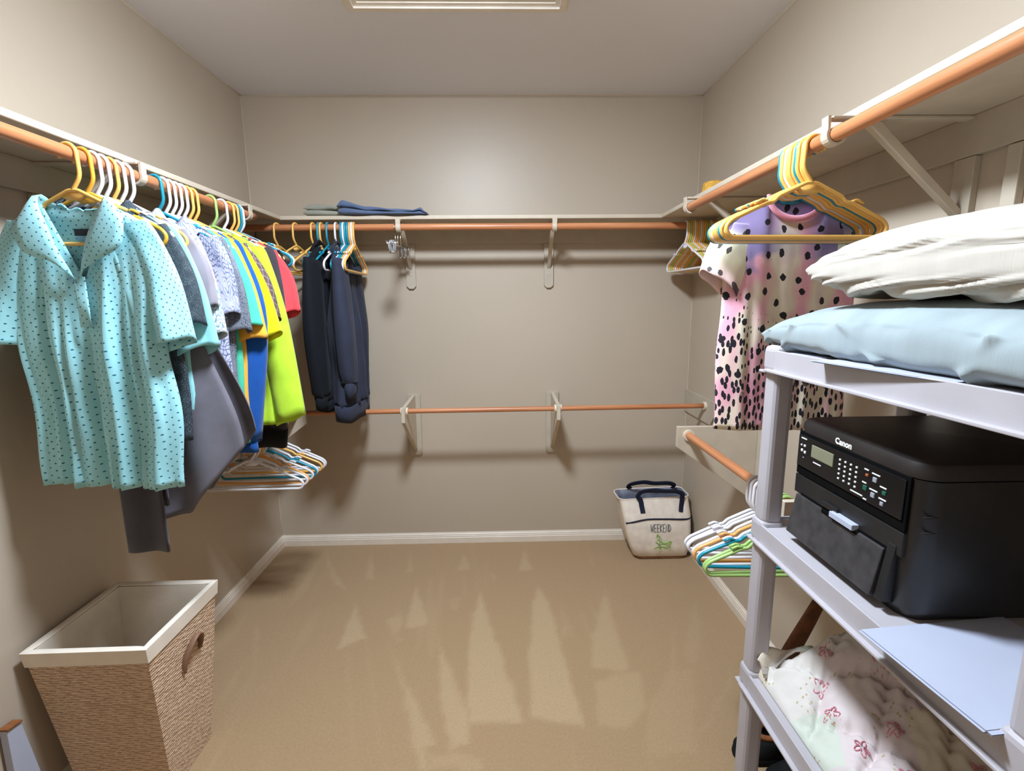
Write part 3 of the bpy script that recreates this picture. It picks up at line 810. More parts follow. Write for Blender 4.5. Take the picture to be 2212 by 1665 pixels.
# long grey coat whose tail swings out to the right
def coat():
    g = thing('coat', 'long grey coat whose tail flares out beneath the shirts', 'coat', (ROD_XL, 1.356, ROD_Z))
    nu, nv = 30, 44
    for sg, nm in ((-1, 'front_panel'), (1, 'back_panel')):
        V = []; UV = []
        for j in range(nv):
            v = j/(nv-1)
            for i in range(nu):
                u = -1+2*i/(nu-1)
                zt = -.10-.075*abs(u)**1.3
                xr = .165+.108*float(sstep(.25, 1.0, v)); xl = -.17+.13*v
                zb = (-.74-.19*(1-u) if u > 0 else -.93-.03*(-u))+(.015*sg)
                x = xl+(xr-xl)*(u+1)/2; z = zt+(zb-zt)*v
                f = .014*math.sin(u*6+1.2+v*1.5)*v
                V.append((x, sg*(.010+.020*math.sqrt(max(0, 1-u**4))*v)+f+.05*v*sg*max(0, sg), z)); UV.append((x, z))
        mesh(nm, V, grid_faces(nu, nv), M_GREYT, g, smooth=True, uv=UV, world=False, solid=.003)
    V, F = tube(catmull([(-.07, -.018, -.10), (-.03, -.03, -.16), (0, -.034, -.24), (.03, -.03, -.16), (.07, -.018, -.10)], 6), 1, 8, flat=((0, 1, 0), .02, .003))
    mesh('lapel', V, F, M_DGREY, g, smooth=True, world=False, uv=[(p[0], p[2]) for p in V])
coat()

# ---------------------------------------------------------------- right rod: blouse and hanger stack
def m_blouse(sleeve=False):
    t = NT('pink_brushstroke_sleeve' if sleeve else 'pink_brushstroke_print'); uv = t.coord('UV')
    s = t.sep(uv)
    n1 = t.noise(t.coord('UV', (1, .55, 1), (0, 0, .2)), 11, 2)
    base = t.ramp(n1, [(.30, (238, 176, 206)), (.42, (242, 180, 206)), (.50, (236, 208, 208)), (.58, (236, 232, 214)), (.70, (230, 212, 216))])
    # lilac yoke across the shoulders
    zz = t.math('ADD', s[1], t.math('MULTIPLY', t.math('SUBTRACT', t.noise(uv, 14, 2), .5), .18))
    lil = t.ramp(t.math('ADD', t.math('MULTIPLY', zz, 5.0), 1.78), [(.42, (0, 0, 0, 1)), (.58, (1, 1, 1, 1))])
    ctr = t.math('ABSOLUTE', t.math('SUBTRACT', s[0], 40*.37))
    side = t.ramp(t.math('MULTIPLY', ctr, 5.0), [(.12, (0, 0, 0, 1)), (.36, (1, 1, 1, 1))])
    if sleeve: base = t.ramp(t.math('ADD', t.math('MULTIPLY', s[1], 4.5), 1.0), [(.12, (250, 196, 214)), (.45, (246, 240, 220)), (.75, (244, 244, 226)), (.95, (166, 158, 214))])
    else: base = t.mix(t.math('MULTIPLY', lil, t.math('ADD', .15, t.math('MULTIPLY', side, .85))), base, (158, 148, 208))
    # blots
    vb = t.coord('UV', (1, .8, 1)); dn = t.noise(uv, 70, 2)
    d = t.math('ADD', t.vor(vb, 20, .72), t.math('MULTIPLY', t.math('SUBTRACT', dn, .5), .22))
    up = t.ramp(t.math('ADD', s[1], 1.0), [(.36, (0, 0, 0, 1)), (.42, (1, 1, 1, 1))])
    blot = t.math('MULTIPLY', t.math('LESS_THAN', d, .15), up)
    # dashes towards the hem
    vd = t.coord('UV', (1.5, .55, 1), (0, 0, -.3)); d2 = t.math('ADD', t.vor(vd, 58, .85), t.math('MULTIPLY', t.math('SUBTRACT', dn, .5), .3))
    reg = t.math('ADD', s[1], t.math('MULTIPLY', t.math('SUBTRACT', t.noise(t.coord('UV', (1, .3, 1)), 13, 2), .5), .5))
    low = t.ramp(t.math('ADD', reg, 1.0), [(.46, (1, 1, 1, 1)), (.60, (0, 0, 0, 1))])
    dash = t.math('LESS_THAN', d2, t.math('MULTIPLY', low, .33))
    # brush lines
    w = t.n('ShaderNodeTexWave', wave_type='BANDS', inp={'Scale': 6.0, 'Distortion': 7.0, 'Detail': 2.0, 'Detail Scale': 1.4}); t.l(t.coord('UV', (1, .3, 1), (0, 0, .35)), w.inputs['Vector'])
    br = t.math('MULTIPLY', t.math('GREATER_THAN', w.outputs['Fac'], 2.0), t.math('GREATER_THAN', t.noise(uv, 90, 2), .46))
    ink = t.math('MULTIPLY', blot, .9) if sleeve else t.math('MAXIMUM', t.math('MAXIMUM', blot, dash), br)
    t.color(t.mix(ink, base, (26, 22, 34))); t.rough(.6, .3); t.b.inputs['Sheen Weight'].default_value = .2
    return t.m
M_BLOUSE = m_blouse(); M_BLOUSE_S = m_blouse(True); M_PINKBAND = m_cloth('pink_band', (246, 164, 190))
garment('blouse', 'pink and lilac short-sleeved blouse with black brush dots behind gold hangers', 'blouse', (ROD_XR+.045, 1.325, ROD_Z), 0, M_BLOUSE,
        dict(z0=-.085, nf=.06, hem=-.715, ws=.180, wa=.182, wh=.184, T=.02, A=.006, k=2.2, seed=40, sleeve=ss(.192, -.315, .052, .020), drop=.07), None, {'neck': M_PINKBAND, 'sleeve': M_BLOUSE_S})
hanger('teal', (ROD_XR+.03, 1.325, ROD_Z), 0, 'teal plastic hanger inside the pink patterned blouse', 'hangers on the upper right rod', flip=True)
st = ['gold', 'gold', 'gold', 'teal', 'gold', 'gold', 'gold', 'white', 'gold', 'teal']
cnt = {}
for i, c in enumerate(st):
    cnt[c] = cnt.get(c, 0)+1
    nmb = ('only ' if st.count(c) == 1 else ORD[cnt[c]-1]+' ')
    hanger(c, (ROD_XR+.002*math.sin(i*2.1), 1.190+.0112*i, ROD_Z), .02*math.sin(i*1.7)+.05, nmb+c+' empty hanger from the front in the stack before the pink blouse', 'hangers on the upper right rod', flip=True)

# ---------------------------------------------------------------- back rod hangers and jackets
RB = math.pi/2
def bh(px, color, label, yaw=0.0):
    return hanger(color, (X_at(px), ROD_YB, ROD_Z), RB+yaw, label, 'hangers on the upper back rod', flip=True)
bh(598, 'gold', 'gold empty hanger farthest left on the back rod', -.25); bh(638, 'gold', 'second gold empty hanger from the left on the back rod', -.2)
bh(676, 'gold', 'third gold empty hanger from the left on the back rod', -.12); bh(689, 'teal', 'teal empty hanger beside the gold ones left of the black fleece', -.05)
bh(694, 'gold', 'gold empty hanger touching the black fleece on the back rod', -.04)
bh(708, 'teal', 'teal hanger holding the black fleece jacket'); bh(726, 'white', 'white hanger holding the navy hooded sweatshirt')
gcol = ['teal', 'white', 'teal', 'teal', 'orange', 'white', 'gold']; cnt = {}
for i, c in enumerate(gcol):
    cnt[c] = cnt.get(c, 0)+1
    nmb = ('only ' if gcol.count(c) == 1 else ORD[cnt[c]-1]+' ')
    bh(737.5+4.6*i, c, nmb+c+' hanger from the left in the bunch over the navy sweatshirt', .03)
long_sl = [(.150, -.165, -.006, .075, .022), (.185, -.40, -.01, .065, .028), (.186, -.66, -.012, .055, .028)]
garment('fleece_jacket', 'black fleece jacket hanging left of the navy sweatshirt', 'jacket', (X_at(704), ROD_YB-.02, ROD_Z), RB-.06, M_FLEECE,
        dict(z0=-.095, ws=.19, hem=-.80, T=.030, A=.012, flare=0, seed=31, wa=.185, wh=.175, neck='hood', sleeve=[(.15, -.165, .0, .075, .024), (.185, -.45, 0, .07, .04), (.17, -.72, 0, .060, .038), (.168, -.775, 0, .042, .028)], cuff=.06, hemband=.05), 'jackets on the back rod')
hd = garment('hooded_sweatshirt', 'navy hooded sweatshirt on the back rod below a bunch of hangers', 'sweatshirt', (X_at(738), ROD_YB, ROD_Z), RB+.05, M_NAVY,
        dict(z0=-.095, ws=.19, hem=-.83, T=.036, A=.014, flare=0, seed=33, wa=.20, wh=.195, neck='hood', sleeve=[(.15, -.165, -.01, .075, .026), (.19, -.42, -.01, .07, .034), (.185, -.68, -.01, .060, .034), (.184, -.735, -.01, .044, .026)], sleeve_l=[(.15, -.165, -.02, .075, .026), (.175, -.42, -.03, .07, .036), (.165, -.66, -.035, .060, .034), (.164, -.715, -.035, .044, .026)], cuff=.075, hemband=.075), 'jackets on the back rod')
V, F = boxvf(.03, .042, -.062, -.060, -.765, -.745); mesh('white_tab', V, F, M_PRINTW, hd, world=False)
ccol = ['white', 'gold', 'green', 'gold', 'white', 'orange', 'gold', 'white', 'gold', 'gold', 'green', 'gold', 'white', 'gold', 'orange', 'gold']; cnt = {}
for i, c in enumerate(ccol):
    cnt[c] = cnt.get(c, 0)+1
    bh(1481+4.4*i, c, (ORD[cnt[c]-1])+' '+c+' empty hanger from the left in the far right corner bunch', .06-.006*i)

# chrome clip hangers seen end-on
def clip_hanger(px, label, yaw):
    h = thing('clip_hanger', label, 'hanger', (X_at(px), ROD_YB, ROD_Z), RB+yaw, 'chrome clip hangers on the back rod')
    r = .0195; cz = ROD_R+.0016-r
    pts = [(r*math.cos(math.radians(a)), 0, cz+r*math.sin(math.radians(a))) for a in range(200, -31, -15)]
    pts = pts+[(.006, 0, -.032), (0, 0, -.045), (0, 0, -.085)]
    V, F = tube(pts, .0026, 6); mesh('hook', V, F, M_CHROME, h, smooth=True, world=False)
    V, F = tube([(-.15, 0, -.088), (.15, 0, -.088)], .0022, 6); mesh('bar', V, F, M_CHROME, h, smooth=True, world=False)
    for s in (-.135, .135):
        V, F = join(*(tube(roundpath([(s+o*.012, d*.002, -.075), (s+o*.012, d*.012, -.10), (s+o*.012, d*.004, -.132)], .01, 3), 1, 6, flat=((1, 0, 0), .0016, .011)) for d in (1, -1) for o in (0,)))
        c = mesh('clip', V, F, M_CLEAR, h, smooth=True, world=False)
        V, F = tube([(s-.014, 0, -.128), (s+.014, 0, -.128)], .005, 8); mesh('clip_pad', V, F, M_CHROME, c, smooth=True, world=False)
        V, F = join(tube([(s, -.012, -.102), (s, -.022, -.076)], .002, 6), tube([(s, .012, -.102), (s, .022, -.076)], .002, 6)); mesh('clip_lever', V, F, M_CHROME, c, smooth=True, world=False)
clip_hanger(853, 'left chrome clip hanger by the back shelf bracket', .05); clip_hanger(858, 'middle chrome clip hanger by the back shelf bracket', 0); clip_hanger(864, 'right chrome clip hanger by the back shelf bracket', -.05)

# ---------------------------------------------------------------- lower rods
ll = ['white', 'white', 'orange', 'white', 'teal', 'white', 'gold', 'white', 'white']; cnt = {}
for i, c in enumerate(ll):
    cnt[c] = cnt.get(c, 0)+1
    nmb = ('only ' if ll.count(c) == 1 else ORD[cnt[c]-1]+' ')
    hanger(c, (-1.02, 1.905+.034*i, LZ-.0015), .06*math.sin(i*2.2)+.02, nmb+c+' empty hanger from the front on the lower left rod', 'hangers on the lower left rod')
lr = ['green', 'green', 'teal', 'white', 'orange', 'white', 'white', 'white', 'white']; cnt = {}
for i, c in enumerate(lr):
    cnt[c] = cnt.get(c, 0)+1
    nmb = ('only ' if lr.count(c) == 1 else ORD[cnt[c]-1]+' ')
    hanger(c, (.755, 1.205+.019*i, LZ-.0015), .03*math.sin(i*1.9)-.04, nmb+c+' empty hanger from the front on the lower right rod', 'hangers on the lower right rod', flip=True, tilt=.02*math.sin(i*2.7))

# ------------------------------------------------------------------ plastic shelving unit on the right
UX0, UX1, UY0, UY1 = .600, .965, .446, 1.088
M_UNIT = m_plain('grey_white_plastic', (176, 176, 188), .42, .4, var=.02, bump=.05, bscale=300)
unit = thing('plastic_shelving', 'pale grey plastic shelving unit holding pillows and the printer', 'shelving', ((UX0+UX1)/2, (UY0+UY1)/2, 0))
TIERS = [.046, .441, .836, 1.243]; LIP = .047; PW = .052
def tier(zb):
    zt = zb+LIP
    # deck with hollow underside: top slab and four lips with an outward foot flange
    d = box('shelf_deck', (UX0+.006, UX1-.006), (UY0+.006, UY1-.006), (zt-.012, zt-.004), M_UNIT, unit, bev=.002)
    for nm, xr, yr in (('lip', (UX0, UX0+.006), (UY0+.03, UY1-.03)), ('lip', (UX1-.006, UX1), (UY0+.03, UY1-.03)), ('lip', (UX0+.03, UX1-.03), (UY0, UY0+.006)), ('lip', (UX0+.03, UX1-.03), (UY1-.006, UY1))):
        l = box(nm, xr, yr, (zb, zt), M_UNIT, d, bev=.0015)
    box('flange', (UX0-.010, UX0+.004), (UY0+.02, UY1-.02), (zb-.002, zb+.004), M_UNIT, d, bev=.0015)
    for cx in (UX0, UX1-PW):
        for cy in (UY0, UY1-PW):
            box('corner_sleeve', (cx-.0015, cx+PW+.0015), (cy-.0015, cy+PW+.0015), (zb-.004, zt+.010), M_UNIT, d, bev=.013, seg=3)
            box('sleeve_flange', (cx-.006, cx+PW+.006), (cy-.006, cy+PW+.006), (zb-.006, zb), M_UNIT, d, bev=.002)
for zb in TIERS: tier(zb)
for cx in (UX0, UX1-PW):
    for cy in (UY0, UY1-PW):
        for z0, z1 in ((0, TIERS[0]), (TIERS[0]+LIP, TIERS[1]), (TIERS[1]+LIP, TIERS[2]), (TIERS[2]+LIP, TIERS[3])):
            box('post', (cx+.003, cx+PW-.003), (cy+.003, cy+PW-.003), (z0, z1+.004), M_UNIT, unit, bev=.012, seg=3)
DK = [z+LIP-.004 for z in TIERS]
# ------------------------------------------------------------------ printer
PX0, PX1, PY0, PY1 = .645, .985, .690, 1.010; PZ0 = DK[2]; PZ1 = 1.150
M_PRN = m_plain('black_printer_plastic', (30, 31, 34), .38, .5, var=.12, bump=.06, bscale=600)
M_PRNTOP = m_plain('black_printer_lid', (40, 36, 36), .5, .4, var=.15, bump=.12, bscale=500)
M_GLOSS = m_plain('gloss_black_panel', (18, 18, 22), .16, .5, var=0)
M_VOID = m_plain('dark_slot', (6, 6, 7), .8, .1, var=0); M_TRAY = m_plain('smoked_tray', (58, 58, 62), .3, .5, var=.15, vscale=40)
M_LCD = m_plain('lcd', (128, 130, 112), .3, .4, var=.03); M_PRINT = m_plain('white_print', (225, 230, 238), .5, .3, var=0)
M_PAPER = m_plain('white_paper', (172, 182, 208), .7, .2, var=.01)
pr_ = thing('printer', 'black laser printer with keypad and small display on the middle shelf', 'printer', ((PX0+PX1)/2, (PY0+PY1)/2, PZ0))
def rrect(x0, x1, y0, y1, r, n=6):
    pts = []
    for cx, cy, a0 in ((x1-r, y1-r, 0), (x0+r, y1-r, 90), (x0+r, y0+r, 180), (x1-r, y0+r, 270)):
        for k in range(n+1):
            a = math.radians(a0+90*k/n); pts.append((cx+r*math.cos(a), cy+r*math.sin(a)))
    return pts
def loft(name, rings, mat, parent, cap=True, smooth=True):
    n = len(rings[0]); V = [p for r in rings for p in r]; F = grid_faces(n, len(rings), True)
    if cap: F += [tuple(range(n))[::-1], tuple((len(rings)-1)*n+k for k in range(n))]
    o = mesh(name, V, F, mat, parent, smooth=smooth)
    if smooth:
        m = o.modifiers.new('edge', 'EDGE_SPLIT'); m.split_angle = math.radians(40)
    return o
def ringz(x0, x1, y0, y1, r, z): return [(x, y, z) for x, y in rrect(x0, x1, y0, y1, r)]
loft('case', [ringz(PX0+.012, PX1-.01, PY0+.012, PY1-.012, .03, PZ0), ringz(PX0+.004, PX1, PY0, PY1, .034, PZ0+.02), ringz(PX0+.002, PX1, PY0, PY1, .034, PZ1-.034), ringz(PX0, PX1, PY0, PY1, .034, PZ1-.03)], M_PRN, pr_)
loft('scanner_lid', [ringz(PX0, PX1, PY0, PY1, .034, PZ1-.028), ringz(PX0-.002, PX1, PY0-.002, PY1+.002, .036, PZ1-.012), ringz(PX0+.002, PX1, PY0+.002, PY1-.002, .034, PZ1-.003), ringz(PX0+.010, PX1-.008, PY0+.010, PY1-.010, .03, PZ1)], M_PRNTOP, pr_)
def front(name, y1, y0, z0, z1, mat, parent=pr_, d0=.0, d1=.004, bev=.0012):
    return box(name, (PX0-d1, PX0+.012-d0), (y0, y1), (z0, z1), mat, parent, bev=bev)
front('panel_recess', 1.000, .712, 1.028, 1.122, M_VOID, d1=.0005)
cp = front('control_panel', .996, .718, 1.047, 1.115, M_GLOSS, d1=.004)
front('display', .950, .884, 1.078, 1.104, M_LCD, cp, d1=.0055)
bi = 0
for r_ in range(5):
    for c_ in range(4):
        yy = .868-.0145*c_; zz = 1.098-.0092*r_
        front('key', yy, yy-.0045, zz, zz+.0035, M_PRINT, cp, d1=.0055, bev=.0006)
M_ORK = m_plain('orange_key', (170, 90, 50), .4, var=0); M_GRK = m_plain('green_key', (20, 92, 78), .4, var=0); M_GYK = m_plain('grey_key', (150, 155, 172), .4, var=0)
for yy, zz, w, h, m in ((.800, 1.092, .006, .005, M_ORK), (.783, 1.088, .009, .009, M_GYK), (.803, 1.066, .009, .009, M_GRK), (.784, 1.060, .009, .009, M_GYK), (.760, 1.074, .008, .007, M_GRK), (.762, 1.054, .007, .007, M_GYK),
                       (.986, 1.092, .004, .004, M_PRINT), (.976, 1.092, .006, .005, M_PRINT), (.984, 1.080, .006, .006, M_PRINT), (.974, 1.078, .006, .006, M_PRINT), (.976, 1.067, .003, .003, M_GYK)):
    front('key', yy, yy-w, zz, zz+h, m, cp, d1=.0058, bev=.0012)
for yy, zz, w in ((.986, 1.1085, .018), (.942, 1.068, .024), (.804, 1.103, .010), (.786, 1.1015, .018), (.806, 1.0785, .010), (.788, 1.0725, .018), (.766, 1.085, .014), (.766, 1.0645, .016), (.832, 1.0525, .030), (.80, 1.0495, .008)):
    front('print', yy, yy-w, zz, zz+.0022, M_PRINT, cp, d1=.0049, bev=0)
def text_obj(txt, name, size, mat, parent, P0, right, up, sx=1.0, depth=.0006, bold=0.0):
    cu = bpy.data.curves.new(name, 'FONT'); cu.body = txt; cu.size = size; cu.extrude = depth; cu.offset = bold
    o = bpy.data.objects.new(name, cu); COL.objects.link(o)
    dg = bpy.context.evaluated_depsgraph_get(); me = bpy.data.meshes.new_from_object(o.evaluated_get(dg))
    bpy.data.objects.remove(o)
    right, up = np.array(right, float), np.array(up, float); nrm = np.cross(right, up)
    V = [np.array(P0)+right*v.co.x*sx+up*v.co.y+nrm*v.co.z for v in me.vertices]; F = [tuple(p.vertices) for p in me.polygons]
    return mesh(name, V, F, mat, parent)
text_obj('Canon', 'brand_print', .0165, M_PRINT, pr_, (PX0-.0014, .888, 1.1265), (0, -1, 0), (0, 0, 1), 1.0, .0006, .0006)
front('lower_face', 1.000, .712, .985, 1.026, M_PRN, d1=.001)
front('output_slot', .975, .725, .962, .990, M_VOID, d1=.002)
prism('handle_grip', [(.90, 1.003), (.86, 1.003), (.855, .992), (.905, .992)], 'x', PX0-.006, PX0, M_PRN, pr_, bev=.001)
# paper tray door: slanting smoked cover with cut-out
prism('tray_cover', [(PX0+.004, .897), (PX0-.022, .899), (PX0-.006, .985), (PX0+.004, .985)], 'y', .742, .985, M_TRAY, pr_, bev=.002)
prism('tray_side', [(PX0+.004, .897), (PX0-.016, .900), (PX0-.002, 1.0), (PX0+.004, 1.0)], 'y', .722, .738, M_PRN, pr_, bev=.001)
front('tray_notch', .900, .800, .976, .987, M_VOID, d1=.0072)
box('loaded_paper', (PX0-.014, PX0+.03), (.806, .868), (.985, .996), M_PAPER, pr_, bev=.001, M=None)
M_CON = m_plain('connector', (170, 160, 130), .4, metal=.6, var=.2, vscale=200)
box('side_socket', (PX1-.105, PX1-.055), (PY0-.003, PY0+.01), (.985, .998), M_CON, pr_, bev=.002)
for z in (1.062, 1.036): box('side_seam', (PX0+.010, PX0+.045), (PY0+.0005, PY0+.004), (z, z+.0015), M_PRNTOP, pr_, bev=0)
# ------------------------------------------------------------------ paper sheets
def sheet(name, label, cx, cy, w, l, z, rz, n=5, thick=.0009, curl=.0, group=None):
    th = thing(name, label, 'paper', (cx, cy, z), rz, group)
    rr_ = random.Random(int(cx*1000))
    for k in range(n):
        nu = 9; V = []
        for j in range(2):
            for i in range(nu):
                q = -1+2*i/(nu-1)
                V.append((q*w/2+.003*math.sin(k*2.3), (-.5+j)*l+.003*math.cos(k*3.1), k*thick+.0004+curl*(q*q)))
        mesh('sheet', V, grid_faces(nu, 2), M_PAPER, th, world=False, solid=thick*.6)
sheet('paper_stack', 'stack of white printer paper overhanging the middle shelf edge', .700, .594, .255, .185, DK[2], .09, 5)
sheet('paper_sheet', 'loose white sheets under the far end of the aqua pillow', .665, .985, .10, .10, DK[3], .25, 2)
sheet('paper_sheet', 'folded white papers under the near end of the aqua pillow', .668, .76, .16, .25, DK[3], .12, 4)

# ------------------------------------------------------------------ pillows
def pillow(name, label, cat, c, a, b, h0, h1, rz, mat, wr, seam=None, bend=None):
    g = thing(name, label, cat, c, rz)
    n, m = 110, 130
    S, T_ = np.meshgrid(np.sin(np.linspace(-1, 1, n)*math.pi/2), np.sin(np.linspace(-1, 1, m)*math.pi/2*.92)/math.sin(math.pi/2*.92))
    E = (np.clip(1-np.abs(S)**3, 0, 1)**.40)*(np.clip(1-np.abs(T_)**3, 0, 1)**.40)
    X = S*a*(1-.07*(1-T_**2)*np.abs(S)**3); Y = T_*b*(1-.05*(1-S**2)*np.abs(T_)**3)
    dt, db = wr(S, T_, E), wr(S, T_, -E)
    Zt = h1*E; Zb = -h0*np.clip(E*1.5, 0, 1)**.8
    if bend is not None:
        q = bend(S, T_); Zt = Zt+q; Zb = Zb+q
    Vt = np.stack([X, Y, Zt], -1).reshape(-1, 3); Vb = np.stack([X, Y, Zb], -1).reshape(-1, 3)
    V = np.vstack([Vt, Vb]); F = grid_faces(n, m); k = n*m
    F = F+[tuple(k+i for i in f[::-1]) for f in F]
    UV = np.vstack([np.stack([X, Y], -1).reshape(-1, 2)]*2)
    o = mesh('cover', V, F, mat, g, smooth=True, uv=UV, world=False)
    bm = bmesh.new(); bm.from_mesh(o.data); bmesh.ops.recalc_face_normals(bm, faces=bm.faces); bm.normal_update()
    mv = []; dd = np.concatenate([dt.ravel(), db.ravel()]); bm.verts.ensure_lookup_table()
    for i_, v_ in enumerate(bm.verts):
        nz_ = v_.normal; mv.append(v_.co+nz_*float(dd[i_])*(1.0 if nz_.z > -.5 else .15))
    for v_, c_ in zip(bm.verts, mv): v_.co = c_
    bmesh.ops.remove_doubles(bm, verts=bm.verts, dist=.0006); bm.to_mesh(o.data); bm.free()
    o.data.polygons.foreach_set('use_smooth', [True]*len(o.data.polygons))
    return g
M_AQUA = m_cloth('pale_aqua_cotton', (144, 160, 170), bump=.3, scale=500); M_CREAM = m_cloth('cream_cotton', (190, 188, 184), bump=.3, scale=600)
def edge_damp(S, T_, k=40): return np.clip(np.minimum(1-np.abs(S), 1-np.abs(T_))*k, .0, 1)
def wr_aqua(S, T_, h):
    d = .004*(vnoise(S*3+5, T_*4, 3)-.5)*2+.0012*np.sin(34*T_+8*vnoise(S*2, T_*3, 5))*vnoise(S*2+h*2, T_*5, 8)
    for c0, w in ((.90, .02), (.70, .022), (-.55, .03)):
        d = d-.011*np.exp(-((T_-c0+.05*np.sin(3*h)+.04*S)/w)**2)
    d = d-.009*np.exp(-((T_-.15-.35*h)/.03)**2)*(h > -.4)-.008*np.exp(-((S+.1-.3*np.sin(4*T_))/.04)**2)
    return d*edge_damp(S, T_)
pillow('pillow', 'pale aqua quilted pillow lying on the top shelf', 'pillow', (.815, .775, DK[3]+.037), .215, .33, .034, .076, .0, M_AQUA, wr_aqua)
def wr_cream(S, T_, h):
    # long pleats running along the pillow and gathered at its far end
    w = vnoise(T_*3+2, h*2.5+S, 4); u = 2.6*h+1.25*T_+.5*S
    d = .0065*np.sin(2*math.pi*(1.55*u+1.1*w))*(.35+vnoise(T_*4, h*4+S*2, 11))
    d += .0032*np.sin(2*math.pi*(3.7*u+1.6*w))*(.2+vnoise(T_*5+3, h*3+S, 12))
    d += .004*np.sin(2*math.pi*5*h+4*w)*np.exp(-((1-T_)/.18)**2)
    return d*edge_damp(S, T_)
pillow('pillow', 'cream wrinkled pillow lying on top of the aqua pillow', 'pillow', (.862, .700, DK[3]+.163), .240, .285, .048, .086, .06, M_CREAM, wr_cream, bend=lambda S, T_: .008*T_)
# ------------------------------------------------------------------ quilt on the third tier
t = NT('floral_quilt'); uv = t.coord('UV')
cell = t.n('ShaderNodeTexVoronoi', feature='F1', voronoi_dimensions='2D', inp={'Scale': 9.0, 'Randomness': .35}); t.l(t.coord('UV', (1, 1, 1), (0, 0, .4)), cell.inputs['Vector'])
hue = t.sep(cell.outputs['Color'])
base = t.ramp(hue[0], [(.2, (206, 206, 208)), (.4, (208, 194, 206)), (.6, (190, 208, 206)), (.8, (210, 204, 194))])
fl = t.vor(uv, 26, .9); tw = t.vor(uv, 60, 1.0)
msk = t.math('MULTIPLY', t.math('LESS_THAN', t.math('ABSOLUTE', t.math('SUBTRACT', fl, .30)), .035), t.math('GREATER_THAN', t.noise(uv, 16, 1), .54))
base = t.mix(t.math('MULTIPLY', msk, 0.0), base, (206, 110, 138))
msk2 = t.math('MULTIPLY', t.math('LESS_THAN', tw, .13), t.math('GREATER_THAN', t.noise(t.coord('UV', (1, 1, 1), (0, 0, 0), (4, 2, 0)), 20, 1), .55))
base = t.mix(msk2, base, (176, 170, 140)); t.color(base); t.bump(t.noise(uv, 90, 3), .4, .003); t.rough(.85, .2); M_QUILT = t.m
q_ = thing('quilt', 'white patchwork quilt with small pink flowers bundled on the lower shelf', 'quilt', (.78, .79, DK[1]))
n, m = 90, 130
S, T_ = np.meshgrid(np.linspace(0, 1, n), np.linspace(0, 1, m))
X = .622+.33*S; Y = .50+.555*T_
edge = np.clip(np.minimum(np.minimum(S, 1-S)*8, np.minimum(T_, 1-T_)*9), 0, 1)
hgt = .045+.120*sstep(0, .75, S)*(.55+.45*sstep(.2, .9, T_))+.02*(vnoise(S*4, T_*5, 2)-.5)+.018*np.sin(7*T_+3*S)
QU, QV = X*.8+Y*.6, -X*.6+Y*.8
QU = QU+.012*np.sin(QV*22); QV = QV+.012*np.sin(QU*19+1)
for Q in (QU, QV):
    d_ = np.abs((Q/.105) % 1.0-.5)*2        # 1 on the seams, 0 in the patch middle
    hgt -= .020*np.clip((d_-.55)/.45, 0, 1)**2.2
hgt += .009*(vnoise(S*22, T_*26, 7)-.5)+.004*np.sin(QU*260+6*vnoise(S*6, T_*6, 3))*np.clip((np.abs((QV/.105) % 1.0-.5)*2-.4)/.6, 0, 1)+.004*np.sin(QV*240)*np.clip((np.abs((QU/.105) % 1.0-.5)*2-.4)/.6, 0, 1)
Zq = DK[1]+.004+hgt*np.sqrt(edge)
Vt = np.stack([X, Y, Zq], -1).reshape(-1, 3); Vb = Vt.copy(); Vb[:, 2] = DK[1]+.001
F = grid_faces(n, m); k = n*m; F = F+[tuple(k+i for i in f[::-1]) for f in F]
rim = [i for i in range(n)]+[j*n+n-1 for j in range(1, m)]+[(m-1)*n+i for i in range(n-2, -1, -1)]+[j*n for j in range(m-2, 0, -1)]
for i in range(len(rim)): a_, b_ = rim[i], rim[(i+1) % len(rim)]; F.append((a_, k+a_, k+b_, b_))
mesh('batting', np.vstack([Vt, Vb]), F, M_QUILT, q_, smooth=True, uv=np.vstack([np.stack([X, Y], -1).reshape(-1, 2)]*2))
M_FLOWER = m_plain('pink_embroidery', (204, 132, 156), .8, .2, var=.1)
def zq(x, y):
    i = int(np.clip((x-.622)/.33*(n-1), 0, n-1)); j = int(np.clip((y-.50)/.555*(m-1), 0, m-1)); return float(Zq[j, i])
for fx, fy_ in ((.70, .93), (.685, .87), (.76, .80), (.74, .98), (.72, .72), (.80, .90), (.69, .79), (.83, .70)):
    P = []
    for k in range(61):
        a_ = 2*math.pi*k/60; r_ = .0035+.0105*abs(math.sin(2.5*a_)); x_, y_ = fx+r_*math.cos(a_), fy_+r_*math.sin(a_); P.append((x_, y_, zq(x_, y_)+.0028))
    V, F = tube(P, .0011, 5); mesh('embroidered_flower', V, F, M_FLOWER, q_)
# corner flap folded over the far post
V = []; UV = []
for j in range(8):
    for i in range(10):
        u, w = i/9, j/7
        V.append((.612+.13*u+.01*w, 1.03-.02*w+.03*math.sin(u*3), DK[1]+.075-.035*w*(1-u)-.02*(1-u)+.012*math.sin(u*7+w*3))); UV.append((u*.15, w*.1))
mesh('corner_flap', V, grid_faces(10, 8), M_QUILT, q_, smooth=True, uv=UV, solid=.006)

